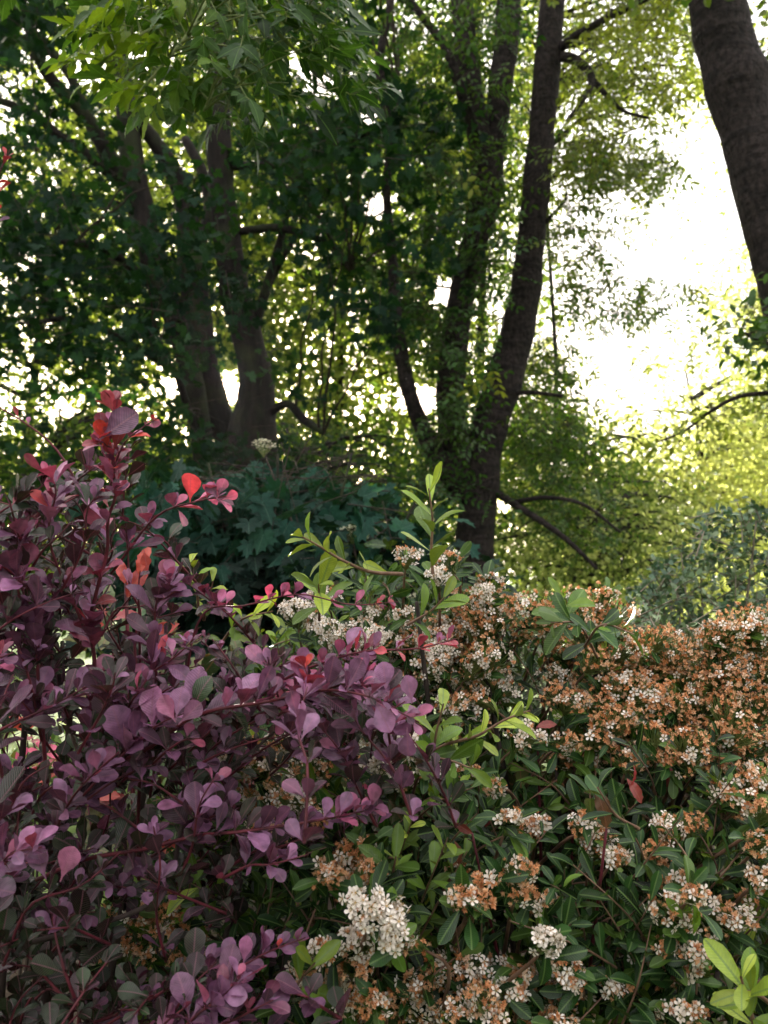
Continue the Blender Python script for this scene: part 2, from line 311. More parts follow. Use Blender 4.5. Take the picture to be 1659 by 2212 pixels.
M['pink'] = plain('pink_petal', [(.75, .08, .22), (.9, .35, .45)], .5, .3)

# ------------------------------------------------------------------ ground
def ground():
    m, N, L = mat_new('lawn_grass'); o = N.new('ShaderNodeOutputMaterial'); pb = N.new('ShaderNodeBsdfPrincipled'); ge = N.new('ShaderNodeNewGeometry'); n = N.new('ShaderNodeTexNoise'); n.inputs['Scale'].default_value = 1.5; n.inputs['Detail'].default_value = 9
    L.new(ge.outputs['Position'], n.inputs[0]); cr = N.new('ShaderNodeValToRGB'); cr.color_ramp.elements[0].color = (.05, .10, .015, 1); cr.color_ramp.elements[1].color = (.16, .26, .03, 1); cr.color_ramp.elements[0].position = .3; cr.color_ramp.elements[1].position = .7
    L.new(n.outputs[0], cr.inputs[0]); L.new(cr.outputs[0], pb.inputs['Base Color']); pb.inputs['Roughness'].default_value = .9; bp = N.new('ShaderNodeBump'); bp.inputs['Distance'].default_value = .05; n2 = N.new('ShaderNodeTexNoise'); n2.inputs['Scale'].default_value = 90
    L.new(ge.outputs['Position'], n2.inputs[0]); L.new(n2.outputs[0], bp.inputs['Height']); L.new(bp.outputs[0], pb.inputs['Normal']); L.new(pb.outputs[0], o.inputs[0])
    g = np.concatenate([[-900, -300, -120], np.linspace(-60, 60, 61), [120, 300, 900]]); X, Y = np.meshgrid(g, g); Z = .05 * np.sin(X * .21 + 1) * np.cos(Y * .17); k = len(g)
    V = np.stack([X, Y + 20, Z - .02], -1).reshape(-1, 3); f = [(j * k + i, j * k + i + 1, (j + 1) * k + i + 1, (j + 1) * k + i) for j in range(k - 1) for i in range(k - 1)]
    t = T(V, f); a = Acc(); a.inst(t, V[None], np.zeros(1), np.zeros(1)); ob = a.build('lawn', m); setp(ob, 'green mown lawn under the trees', None, None, 'structure')
    # bare soil bed under the shrubs
    m2 = bark_mat('soil', (.02, .013, .009), (.06, .042, .028), 14, (1, 1, 1), .03)
    n = 48; th = np.linspace(0, 2 * math.pi, n, endpoint=False); rr = 1 + .12 * np.sin(th * 5) + .06 * np.sin(th * 9 + 1); V = np.c_[np.cos(th) * 3.2 * rr, 2.0 + np.sin(th) * 2.1 * rr, np.full(n, .045)]; V = np.vstack([V, [[0, 2.0, .11]]])
    t = T(V, [(i, (i + 1) % n, n) for i in range(n)]); a = Acc(); a.inst(t, V[None], np.zeros(1), np.zeros(1)); setp(a.build('soil_bed', m2), 'dark bare soil of the shrub bed', None, None, 'structure')
    # tufts of grass round the bed
    q = 9000; x = rng.uniform(-9, 9, q); y = rng.uniform(3, 16, q); ok = ((x / 3.6) ** 2 + ((y - 2) / 2.4) ** 2) > 1; x = x[ok]; y = y[ok]; pos = np.c_[x, y, np.full(len(x), -.03)]
    t = T([(-.05, 0, 0), (.05, 0, 0), (0, 1, 0)], [(0, 1, 2)]); d = nrmz(np.c_[rng.normal(0, .3, len(x)), rng.normal(0, .3, len(x)), np.ones(len(x))]); a = Acc(); a.inst(t, leaf_X(t, pos, d, rdir(len(x)), rng.uniform(.07, .14, len(x)), 1., .5), np.full(len(x), .7), rng.random(len(x)))
    setp(a.build('grass', M['lime']), 'short grass blades of the lawn beyond the shrubs', 'grass', None, 'stuff')
ground()

# ------------------------------------------------------------------ limb building
def limb(acc, pts, sides=14, mat=0, lump=.06, n=None):
    p = np.array([P(x, y, d) for x, y, r, d in pts]); r = np.array([r * d / FPX for x, y, r, d in pts]); n = n or max(8, len(pts) * 7)
    sp = smooth_path(np.c_[p, r], n); acc.tube(sp[:, :3], np.maximum(sp[:, 3], .002), sides, mat, 0, 0, lump); return sp
def to_ground(pts, flare=1.5):   # pts start near ground end (first); add base point below
    x, y, r, d = pts[0]; p = P(x, y, d); gy = 1106 + (CAM[2] + F[2] * d + .12) / (U[2] * d) * FPX
    return [(x, gy, r * flare, d), (x, gy - (gy - y) * .12, r * 1.12, d)] + pts

SUNHOLE = (496, 818)
TUN = P(np.array([1400, 1590, 1250, 1020, 940, 240, 480, 800, 1150, 1500, 420, 60]), np.array([1380, 1400, 1330, 1250, 1120, 900, 1070, 1400, 1550, 1500, 1530, 1150]), np.array([1.15, 1.15, 1.1, 1., .99, .85, .82, .85, .86, 1.1, .8, .83]))
def holes(p, rad=21):
    # small gaps cut along the sun's rays so low flecks reach the shrubs
    tk = np.ones(len(p), bool)
    for t_ in TUN:
        v = p - t_; a_ = v @ sund; tk &= np.linalg.norm(v - a_[:, None] * sund, axis=1) > .14
    return tk & holes2(p, rad)
def holes2(p, rad):
    x, y, d = proj(p); k = ((x - SUNHOLE[0]) ** 2 + (y - SUNHOLE[1]) ** 2) > rad ** 2
    for hx, hy, hr in ((966, 626, 30), (640, 140, 26), (690, 178, 38), (290, 130, 40), (180, 155, 44), (910, 865, 42), (1083, 1090, 22), (820, 440, 34), (375, 830, 26), (95, 700, 20), (60, 560, 16), (140, 880, 20), (800, 250, 24)):
        k &= ((x - hx) ** 2 / 1.3 + (y - hy) ** 2) > (hr * (1 + .35 * np.sin(x * .3 + y * .21))) ** 2
    return k

BACKMAP = np.array([
 [9,9,8,9,9,9,9,8,5,8,9,8,6,6,8,6,3],
 [7,4,5,9,9,9,6,6,6,8,9,8,6,7,8,6,2],
 [8,7,8,9,9,9,8,8,8,9,9,7,6,5,4,4,4],
 [9,9,9,9,9,9,8,8,7,9,9,7,2,2,1,2,4],
 [9,8,9,9,9,9,8,8,5,8,9,8,2,1,0,2,5],
 [9,8,8,8,9,9,8,8,7,8,9,7,1,0,0,3,5],
 [8,8,8,8,9,8,8,8,8,7,9,7,1,1,2,5,7],
 [8,8,8,8,9,9,9,9,8,8,9,7,3,1,2,3,5],
 [8,8,8,8,9,9,9,9,7,7,9,7,3,3,5,5,6],
 [8,8,8,8,9,9,9,9,8,9,9,8,4,5,7,8,9],
 [9,9,9,9,9,9,9,9,9,9,9,9,9,9,9,9,9],
 [9]*17,[9]*17,[9]*17], float)
FRONTMAP = np.array([
 [9,6,4,3,3,3,4,6,3,0],
 [5,2,2,3,3,3,3,7,3,3],
 [4,4,4,2,2,3,6,9,9,7],
 [4,3,3,3,3,5,8,9,6,6],
 [5,6,7,4,4,6,7,7,4,5],
 [9,9,9,7,5,4,4,7,6,5],
 [7,6,6,6,6,3,3,6,7,4],
 [5,6,7,7,5,2,2,2,2,2],
 [2,3,3,5,6,3,2,1,0,1],
 [2,2,3,5,6,6,3,1,0,2],
 [5,4,4,7,8,8,8,6,4,2],
 [5,5,6,8,8,8,8,8,5,3],[4]*10,[0]*10], float)
def dmap(mp, x, y):
    u = np.clip(np.asarray(x) / 100 - .5, 0, mp.shape[1] - 1.001); v = np.clip(np.asarray(y) / 100 - .5, 0, mp.shape[0] - 1.001); i = v.astype(int); j = u.astype(int); a = v - i; b = u - j
    return mp[i, j] * (1 - a) * (1 - b) + mp[i + 1, j] * a * (1 - b) + mp[i, j + 1] * (1 - a) * b + mp[i + 1, j + 1] * a * b
def crown_points(n, mp, box, d0, d1, nscale, seed, ell=None, power=1.6):
    out_ = []; tot = 0
    while tot < n:
        x = rng.uniform(box[0], box[2], n * 3); y = rng.uniform(box[1], box[3], n * 3); d = rng.uniform(d0, d1, n * 3); p = P(x, y, d)
        de = dmap(mp, x, y) / 9 if mp is not None else np.ones(len(x)); u = .5 + .42 * noise(p, nscale, seed)
        k = (u < .12 + .95 * de) & (rng.random(len(x)) < de ** power)
        if ell: k &= (((x - ell[0]) / ell[2]) ** 2 + ((y - ell[1]) / ell[3]) ** 2) < (1 + .25 * noise(p, nscale * 1.5, seed + 5)) ** 2
        out_.append(p[k]); tot += k.sum()
        if len(out_) > 40: break
    return np.concatenate(out_)[:n]

def sprays(lv, cen, n, length, spread, size, tone, up=.8, droop=.3, bend=.3, twigs=None, outward=None, wid=1., tr=.003):
    m = len(cen); td = rdir(m); td[:, 2] = td[:, 2] * .35 - droop * .5; td = nrmz(td)
    t = rng.random((m, n)); pos = cen[:, None] + td[:, None] * (t * length)[..., None] + rng.normal(0, spread, (m, n, 3))
    d = td[:, None] * .7 + rng.normal(0, .6, (m, n, 3)); d[..., 2] -= droop
    nn = rng.normal(0, .55, (m, n, 3)); nn[..., 2] += up
    k = m * n; tn = np.repeat(tone, n) if np.ndim(tone) else tone
    lv.add(pos.reshape(k, 3), d.reshape(k, 3), nn.reshape(k, 3), size * rng.uniform(.6, 1.15, k), wid, bend + rng.normal(0, .25, k), tn)
    if twigs is not None:
        for c, dd in zip(cen, td): twigs.tube([c - dd * length * .4, c + dd * length * .4 + [0, 0, .02], c + dd * length], [tr, tr * .7, tr * .3], 3, cap=False)

def connect(acc, skel, targets, r0=.02, sides=5, wob=.12):
    sk = np.concatenate(skel)[:, :3]
    for t in targets:
        d = np.linalg.norm(sk - t, axis=1) + np.maximum(0, sk[:, 2] - t[2]) * 2; a = sk[np.argmin(d)]; L_ = np.linalg.norm(t - a)
        if L_ < .15: continue
        k = 9; u = np.linspace(0, 1, k)[:, None]; p = a + (t - a) * u; p[:, 2] += (np.sin(u[:, 0] * 3.14) * L_ * .12); p[1:-1] += rng.normal(0, wob * L_ / k, (k - 2, 3)); acc.tube(smooth_path(p, 14), np.linspace(r0 * min(1.4, .4 + L_ * .4), r0 * .2, 14), sides, cap=False)

# ------------------------------------------------------------------ left maple
def left_maple():
    base = P(540, 1400, 7.6); base[2] = 0; o = thing('maple_tree', 'dark many-stemmed maple with the low sun glinting beside its thickest fork', 'tree', base)
    D = 7.6; sk = []
    def part(name, pts, s=16, gr=False):
        a = Acc(); sp = limb(a, to_ground(pts) if gr else pts, s); a.build(name, M['bark'], o); sk.append(sp)
    part('trunk', [(545, 1000, 56, D), (551, 880, 44, D), (552, 800, 36, D), (510, 640, 32, D), (487, 480, 29, D), (475, 340, 28, D), (470, 200, 25, D), (478, 60, 22, D), (470, -120, 18, D)], 20, True)
    part('trunk', [(500, 1010, 34, D + .15), (470, 900, 34, D + .1), (438, 790, 33, D), (422, 640, 30, D), (410, 520, 27, D), (398, 430, 22, D), (350, 330, 18, D - .2), (300, 260, 15, D - .3), (262, 190, 12, D - .4), (230, 60, 9, D - .5)], 18, True)
    part('trunk', [(440, 1000, 22, D - .3), (400, 760, 24, D - .3), (345, 600, 28, D - .3), (310, 480, 29, D - .3), (288, 370, 28, D - .3), (275, 250, 24, D - .3), (262, 130, 18, D - .3), (250, -60, 13, D - .3)], 16, True)
    part('branch', [(272, 400, 20, D - .3), (225, 320, 17, D - .5), (185, 250, 15, D - .6), (110, 170, 13, D - .8), (70, 90, 10, D - 1), (40, -40, 8, D - 1)])
    part('branch', [(190, 255, 12, D - .6), (150, 160, 11, D - .7), (90, 90, 9, D - .7)])
    part('branch', [(270, 400, 16, D - .3), (210, 350, 13, D - .5), (130, 295, 11, D - .7), (60, 240, 9, D - .9), (-60, 200, 7, D - 1)])
    part('branch', [(412, 560, 16, D), (450, 470, 13, D + .2), (440, 380, 12, D + .3), (400, 300, 10, D + .4)])
    part('branch', [(552, 700, 12, D), (575, 620, 10, D - .1), (600, 540, 9, D - .1), (628, 430, 7, D - .2), (650, 330, 5, D - .3)], 8)
    part('branch', [(560, 690, 7, D), (590, 600, 6, D), (645, 500, 6, D - .2)], 8)
    part('branch', [(520, 500, 9, D), (600, 492, 9, D - .2), (660, 508, 8, D - .3), (710, 530, 7, D - .3), (760, 590, 5, D - .5)], 8)
    part('branch', [(570, 900, 11, D), (620, 872, 9, D - .2), (655, 905, 10, D - .3), (700, 935, 8, D - .4)], 8)
    part('branch', [(430, 960, 9, D - .4), (395, 850, 8, D - .6), (375, 800, 7, D - .8), (330, 770, 6, D - 1)], 8)
    part('branch', [(375, 800, 8, D - .4), (240, 720, 7, D - .9), (150, 690, 6, D - 1.2), (60, 700, 5, D - 1.5)], 8)
    part('branch', [(330, 620, 12, D - .3), (230, 540, 9, D - .8), (120, 520, 7, D - 1.3)], 8)
    part('branch', [(500, 360, 10, D), (640, 350, 8, D - .3), (760, 300, 7, D - .6), (860, 260, 5, D - .8)], 8)
    lv = Leaves(); tw = Acc()
    cen = crown_points(1480, FRONTMAP, (-120, -350, 985, 1190), 5.4, 8.6, .9, 21)
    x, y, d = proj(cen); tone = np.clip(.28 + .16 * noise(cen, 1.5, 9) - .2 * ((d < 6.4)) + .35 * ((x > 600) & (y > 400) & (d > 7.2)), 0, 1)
    k = ~((np.abs(x - 525 + (820 - y) * .12) < 42) & (y > 640) & (y < 960) & (d < 7.8)) | (rng.random(len(x)) < .12); cen = cen[k]; tone = tone[k]
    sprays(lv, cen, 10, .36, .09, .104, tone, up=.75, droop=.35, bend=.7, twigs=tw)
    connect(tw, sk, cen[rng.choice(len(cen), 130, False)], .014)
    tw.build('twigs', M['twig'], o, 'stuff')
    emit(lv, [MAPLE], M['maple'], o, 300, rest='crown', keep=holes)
left_maple()

# ------------------------------------------------------------------ middle tree with pinnate leaves
def mid_tree():
    D = 6.6; base = P(1030, 1400, D); base[2] = 0; o = thing('ash_tree', 'tall ash splitting low into several upright trunks beside the bright sky gap', 'tree', base); sk = []
    def part(name, pts, s=16, gr=False):
        a = Acc(); sp = limb(a, to_ground(pts, 1.35) if gr else pts, s); a.build(name, M['bark2'], o); sk.append(sp)
    part('trunk', [(1027, 1180, 42, D), (1035, 1060, 41, D), (1048, 960, 40, D), (1078, 850, 41, D), (1112, 740, 38, D), (1135, 620, 33, D), (1148, 500, 30, D), (1160, 380, 30, D), (1172, 260, 28, D), (1183, 140, 29, D), (1192, 0, 28, D), (1200, -200, 25, D)], 22, True)
    part('trunk', [(1000, 1080, 34, D), (985, 960, 33, D), (972, 850, 31, D), (985, 720, 29, D), (1005, 600, 28, D), (1030, 500, 30, D), (1052, 410, 32, D), (1035, 300, 26, D), (1015, 180, 25, D), (1002, 60, 24, D), (995, -120, 22, D)], 20)
    part('trunk', [(1058, 420, 26, D), (1070, 300, 25, D + .1), (1082, 180, 27, D + .1), (1096, 60, 27, D + .2), (1105, -120, 24, D + .2)], 18)
    part('trunk', [(985, 1050, 22, D - .1), (925, 950, 20, D - .1), (888, 860, 17, D - .2), (868, 770, 16, D - .2), (856, 690, 14, D - .2), (848, 560, 11, D), (835, 400, 9, D), (850, 260, 10, D), (820, 150, 10, D), (845, 0, 8, D)], 12)
    part('branch', [(1040, 330, 14, D), (1000, 210, 12, D - .3), (965, 110, 10, D - .4), (900, 20, 8, D - .4), (860, -30, 7, D - .4)], 10)
    part('branch', [(1203, 112, 10, D), (1240, 80, 9, D - .2), (1310, 40, 8, D - .5), (1400, -5, 7, D - .8)], 10)
    part('branch', [(1205, 122, 12, D), (1245, 130, 10, D - .2), (1278, 170, 9, D - .3), (1260, 215, 6, D - .5), (1225, 260, 4, D - .6)], 10)
    part('branch', [(1278, 170, 7, D - .3), (1340, 235, 4, D - .5), (1400, 255, 3, D - .7)], 8)
    part('branch', [(1170, 490, 5, D), (1215, 440, 3, D - .2), (1225, 420, 2, D - .2)], 8)
    part('branch', [(1095, 850, 5, D), (1150, 848, 5, D - .2), (1215, 856, 4, D - .3)], 8)
    part('branch', [(1065, 1060, 9, D), (1120, 1095, 8, D - .2), (1190, 1140, 7, D - .3), (1240, 1180, 6, D - .4), (1290, 1230, 4, D - .5)], 8)
    part('branch', [(1110, 1085, 6, D - .1), (1180, 1075, 5, D - .3), (1260, 1090, 4, D - .4), (1340, 1150, 3, D - .5)], 8)
    part('branch', [(1000, 640, 7, D), (1020, 560, 6, D - .5), (1035, 500, 4, D - .7)], 8)
    lv = Leaves(); tw = Acc()
    def pinn(cen, tone, leaflet=.055, pairs=5, rach=.26):
        hx, hy, _ = proj(cen); kk = ((hx - 966) ** 2 + (hy - 610) ** 2) > 42 ** 2; cen = cen[kk]; tone = tone[kk] if np.ndim(tone) else tone
        m = len(cen); rd = rdir(m); rd[:, 2] = rd[:, 2] * .4 - .45; rd = nrmz(rd); sd = nrmz(np.cross(rd, rdir(m) + [0, 0, 1.2])); up = np.cross(sd, rd)
        for i in range(pairs):
            t = (i + .6) / pairs
            for sg in (-1, 1):
                pos = cen + rd * (t * rach) + [0, 0, -.1 * t * t * rach]; d = sd * sg + rd * .6 + rng.normal(0, .12, (m, 3)); d[:, 2] -= .15
                lv.add(pos, d, up + rng.normal(0, .2, (m, 3)), leaflet * rng.uniform(.8, 1.15, m), 1., .4, tone)
        lv.add(cen + rd * rach, rd, up, np.full(m, leaflet * 1.1), 1., .4, tone)
        for c, r_ in zip(cen, rd): tw.tube([c - r_ * .12, c, c + r_ * rach], [.004, .003, .001], 3, cap=False)
    # shoots that clothe the trunks
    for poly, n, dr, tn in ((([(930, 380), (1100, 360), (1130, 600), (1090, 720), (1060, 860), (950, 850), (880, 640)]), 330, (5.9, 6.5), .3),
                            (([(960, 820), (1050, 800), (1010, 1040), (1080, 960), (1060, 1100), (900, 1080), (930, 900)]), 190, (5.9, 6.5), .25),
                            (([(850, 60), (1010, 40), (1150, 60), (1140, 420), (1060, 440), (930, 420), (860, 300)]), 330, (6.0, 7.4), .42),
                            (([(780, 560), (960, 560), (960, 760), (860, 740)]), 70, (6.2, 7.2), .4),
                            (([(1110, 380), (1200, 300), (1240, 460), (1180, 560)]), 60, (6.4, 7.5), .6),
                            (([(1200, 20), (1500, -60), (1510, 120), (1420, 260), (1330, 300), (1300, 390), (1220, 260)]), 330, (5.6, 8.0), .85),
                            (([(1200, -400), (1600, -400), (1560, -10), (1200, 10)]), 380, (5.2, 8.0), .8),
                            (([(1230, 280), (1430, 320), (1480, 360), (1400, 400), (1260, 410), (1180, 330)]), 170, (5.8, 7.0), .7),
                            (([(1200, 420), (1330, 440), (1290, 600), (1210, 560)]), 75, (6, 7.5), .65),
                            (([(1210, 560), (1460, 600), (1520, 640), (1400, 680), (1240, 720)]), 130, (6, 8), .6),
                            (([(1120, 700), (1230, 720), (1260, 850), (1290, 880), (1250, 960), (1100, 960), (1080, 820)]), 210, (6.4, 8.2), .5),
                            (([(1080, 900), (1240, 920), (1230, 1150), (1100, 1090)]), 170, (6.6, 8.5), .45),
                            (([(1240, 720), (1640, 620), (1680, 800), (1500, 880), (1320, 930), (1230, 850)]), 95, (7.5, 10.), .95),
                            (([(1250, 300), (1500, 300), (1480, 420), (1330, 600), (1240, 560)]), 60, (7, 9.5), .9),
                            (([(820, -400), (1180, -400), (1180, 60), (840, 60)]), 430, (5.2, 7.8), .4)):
        x, y = sample_poly(poly, n); cen = P(x, y, rng.uniform(*dr, n)); cen = cen[(.5 + .5 * noise(cen, .7, 77)) < .92]; cx_, cy_, cd_ = proj(cen); sx = np.interp(cy_, [0, 140, 380, 500, 620, 740, 850, 960], [1192, 1183, 1160, 1148, 1135, 1112, 1078, 1048]); cen = cen[~((cx_ > sx - 62) & (cx_ < sx + 50) & (cd_ < 6.75) & (cy_ > -50) & (rng.random(len(cx_)) < .9))]
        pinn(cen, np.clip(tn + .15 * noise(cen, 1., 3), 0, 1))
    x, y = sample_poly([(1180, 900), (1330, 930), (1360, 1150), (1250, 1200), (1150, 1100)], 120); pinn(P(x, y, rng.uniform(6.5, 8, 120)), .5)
    pinn(P(np.array([1062, 1075, 960, 975, 940]), np.array([795, 812, 330, 350, 400]), np.array([5.7, 5.7, 5.8, 5.8, 5.9])), 1., .075, 4)
    tw.build('twigs', M['twig'], o, 'stuff')
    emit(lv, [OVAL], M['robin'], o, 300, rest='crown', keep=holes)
mid_tree()

# ------------------------------------------------------------------ right leaning tree
def right_tree():
    D = 4.8; base = P(1900, 1500, D); base[2] = 0; o = thing('leaning_tree', 'thick bare banded trunk leaning in from the upper right edge', 'tree', base)
    a = Acc(); sp = limb(a, [(q_[0] + 3, q_[1], q_[2] * .92, q_[3]) for q_ in to_ground([(1905, 1300, 78, D), (1840, 1000, 74, D), (1745, 760, 70, D), (1705, 620, 70, D), (1680, 520, 70, D), (1655, 420, 70, D), (1628, 320, 68, D), (1600, 240, 64, D), (1586, 180, 72, D), (1572, 120, 64, D), (1556, 60, 62, D), (1542, 0, 60, D), (1520, -120, 58, D), (1490, -300, 52, D)])], 40, lump=.05, n=220); a.build('trunk', M['bark2'], o)
    lv = Leaves(); tw = Acc()
    for pts in ([(1650, 170, 8, D), (1680, 150, 6, D - .1), (1760, 100, 4, D - .3)], [(1500, -120, 20, D), (1400, -220, 14, D + .3), (1250, -300, 8, D + .5)], [(1560, -150, 20, D), (1700, -250, 14, D + .3)], [(1700, 700, 7, D), (1660, 740, 5, D - .4), (1610, 720, 3, D - .6)], [(1790, 850, 9, D), (1700, 848, 6, D + .2), (1600, 856, 5, D + .3), (1530, 892, 4, D + .4), (1480, 930, 3, D + .5), (1420, 955, 2, D + .5)]):
        b = Acc(); limb(b, pts, 8); b.build('branch', M['bark2'], o)
    for poly, n, dr, tn in (([(1590, 670), (1680, 640), (1700, 760), (1600, 720)], 26, (4.0, 4.6), .35), ([(1400, 960), (1520, 860), (1690, 810), (1690, 880), (1540, 930)], 26, (5.0, 5.6), .8), ([(1640, -50), (1700, 0), (1700, 300), (1650, 200)], 60, (4.8, 6), .7), ([(1150, -500), (1750, -500), (1750, -60), (1250, -80)], 420, (3.8, 6), .6)):
        x, y = sample_poly(poly, n); sprays(lv, P(x, y, rng.uniform(*dr, n)), 8, .3, .05, .075, tn, twigs=tw)
    tw.build('twigs', M['twig'], o, 'stuff'); emit(lv, [OVAL], M['robin'], o, 120, rest='crown', keep=holes)
right_tree()

# ------------------------------------------------------------------ trees further back
def back_tree(name, label, ell, D, n, leaf, tone, seed, mat='lime', mp=BACKMAP, group='trees in the park beyond', per=8, trunkpx=14, dd=1.6, top=-260, lean=0, bx=None):
    cx, cy, rx, ry = ell; base = P(bx if bx else cx, 1400, D); base[2] = 0; o = thing(name, label, 'tree', base, group); sk = []
    topz = P(cx + lean, max(cy - ry * .7, -400), D); a = Acc(); r0 = trunkpx * D / FPX
    p = smooth_path([base - [0, 0, .1], base * .65 + topz * .35 + rng.normal(0, .15, 3), base * .3 + topz * .7 + rng.normal(0, .25, 3), topz], 22); rr = np.linspace(r0, r0 * .25, 22); rr[:3] *= (1.5, 1.2, 1.05)
    a.tube(p, rr, 10, lump=.06); a.build('trunk', M['bark'], o); sk.append(p[6:])
    cen = crown_points(n, mp, (cx - rx, max(top, cy - ry), cx + rx, cy + ry), D - dd, D + dd, 1.7, seed, ell)
    lv = Leaves(); tw = Acc(); tn = np.clip(tone + .25 * noise(cen, 1.6, seed + 2), 0, 1); sprays(lv, cen, per, .5, .16, leaf, tn, up=.5, droop=.25)
    connect(tw, sk, cen[rng.choice(len(cen), min(70, len(cen)), False)], .03, 4); tw.build('branches', M['bark'], o, 'stuff')
    A = lv.arr(); A = A[holes(A[:, :3])]; t = FAR; ac = Acc(); ac.inst(t, leaf_X(t, A[:, :3], A[:, 3:6], A[:, 6:9], A[:, 9], 1.1, A[:, 11]), A[:, 12], A[:, 13]); ac.build('crown', M[mat], o, 'stuff')
back_tree('lime_tree', 'bright backlit tree beyond the far left edge of the dark maple', (60, 560, 330, 720), 13, 2200, .15, .8, 31)
back_tree('beech_tree', 'yellow green tree seen between the stems of the dark maple', (400, 500, 300, 720), 15, 3400, .17, .72, 32)
back_tree('elm_tree', 'sunlit green tree between the dark maple and the ash', (730, 560, 280, 700), 14, 3500, .17, .66, 33)
back_tree('oak_tree', 'olive green tree directly behind the trunks of the ash', (1030, 480, 260, 700), 15, 2500, .14, .55, 34)
back_tree('birch_tree', 'loose yellow olive crown hanging into the top of the sky gap', (1370, 130, 300, 330), 11, 620, .10, .85, 35, trunkpx=7, per=9, bx=1150, lean=-170)
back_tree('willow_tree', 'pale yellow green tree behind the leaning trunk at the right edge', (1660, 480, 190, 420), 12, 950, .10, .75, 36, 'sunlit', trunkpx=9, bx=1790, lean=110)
back_tree('hazel_tree', 'mid green small tree just right of the ash base', (1230, 1020, 200, 270), 11, 1000, .10, .6, 37, trunkpx=7)
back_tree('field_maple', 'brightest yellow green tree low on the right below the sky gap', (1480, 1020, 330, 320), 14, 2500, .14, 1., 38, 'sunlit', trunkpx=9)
back_tree('spruce_tree', 'blue grey conifer far off at the right edge', (1625, 990, 85, 130), 24, 600, .22, .5, 39, 'conif', mp=None, trunkpx=6)
back_tree('holly_tree', 'dark dense small tree behind the purple barberry', (120, 1120, 330, 240), 10, 900, .11, .35, 40, mp=None)
back_tree('laurel_tree', 'dark dense evergreen behind the low maple bush', (640, 1130, 420, 210), 10, 1500, .11, .12, 41, mp=None)
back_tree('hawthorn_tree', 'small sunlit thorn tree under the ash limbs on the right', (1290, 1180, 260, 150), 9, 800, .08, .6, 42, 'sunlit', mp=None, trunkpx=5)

# far wood closing the horizon
def far_wood():
    n = 7000; x = rng.uniform(-55, 55, n); h = 7 + 3 * np.sin(x * .3) + 1.5 * np.sin(x * .9 + 1) - 3.5 * np.exp(-((x - 14) / 8) ** 2); y = 44 + rng.uniform(-4, 4, n); z = rng.random(n) * h
    lv = Leaves(); sprays(lv, np.c_[x, y, z], 4, 1., .5, .5, np.clip(.6 + .3 * noise(np.c_[x, y, z], 6, 3), 0, 1), up=.4); A = lv.arr(); ac = Acc(); ac.inst(FAR, leaf_X(FAR, A[:, :3], A[:, 3:6], A[:, 6:9], A[:, 9], 1.2, .3), A[:, 12], A[:, 13])
    setp(ac.build('distant_wood', M['lime']), 'distant line of park woodland closing the view', 'wood', None, 'stuff')
far_wood()
def fill_blocker():  # leafy ring out of view, added to block fill light from sides and behind
    n = 5200; a = rng.uniform(math.radians(118), math.radians(402), n); rr = rng.uniform(8.5, 12.5, n); h = 6.2 + 1.2 * np.sin(a * 7) + np.sin(a * 17); z = rng.random(n) * h
    p = np.c_[np.cos(a) * rr * 1.15, np.sin(a) * rr, z]; lv = Leaves(); sprays(lv, p, 4, .6, .3, .42, np.clip(.3 + .2 * noise(p, 4, 6), 0, 1), up=.4); A = lv.arr(); x, y, d = proj(A[:, :3]); A = A[~((d > 0) & (np.abs(x - 829) < 1000) & (y > -600))]; ac = Acc(); ac.inst(FAR, leaf_X(FAR, A[:, :3], A[:, 3:6], A[:, 6:9], A[:, 9], 1.2, .3), A[:, 12], A[:, 13])
    setp(ac.build('unseen_leaf_ring', M['maple']), 'unseen ring of leaves added around the camera to cut the fill light', 'wood', None, 'stuff')
fill_blocker()

# ------------------------------------------------------------------ low maple bush with teal lobed leaves, elder with cream heads
def bush_stems(o, base, tips, r0, mat, name='stem', sides=8):
    out_ = []
    for t in tips:
        mid = base * .45 + t * .55; mid[2] = base[2] + (t[2] - base[2]) * .7; p = smooth_path([base, mid * .5 + base * .5 + rng.normal(0, .03, 3), mid, t], 16); a = Acc(); a.tube(p, np.linspace(r0, r0 * .2, 16), sides, lump=.05); a.build(name, mat, o); out_.append(p)
    return out_
def low_maple():
    D = 3.6; base = P(600, 1500, D); base[2] = 0; o = thing('maple_bush', 'low dark teal maple bush with lobed leaves below the twin trunks', 'bush', base)
    lv = Leaves(); tw = Acc()
    x, y = sample_poly([(340, 1080), (480, 1010), (640, 985), (760, 985), (820, 1030), (860, 1100), (900, 1210), (1050, 1270), (1060, 1400), (960, 1500), (300, 1500), (260, 1250)], 420)
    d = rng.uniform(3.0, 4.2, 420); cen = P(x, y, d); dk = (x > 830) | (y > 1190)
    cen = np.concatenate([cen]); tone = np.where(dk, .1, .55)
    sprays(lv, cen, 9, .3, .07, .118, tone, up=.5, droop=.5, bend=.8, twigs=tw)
    x, y = sample_poly([(-60, 430), (260, 430), (430, 620), (400, 690), (100, 680), (-60, 600)], 110)
    bush_stems(o, base, [P(450, 1000, 3.6), P(600, 980, 3.5), P(760, 980, 3.6), P(900, 1080, 3.5), P(380, 1150, 3.5)], .025, M['bark'])
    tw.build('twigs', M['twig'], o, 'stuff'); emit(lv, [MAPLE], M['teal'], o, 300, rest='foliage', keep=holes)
low_maple()
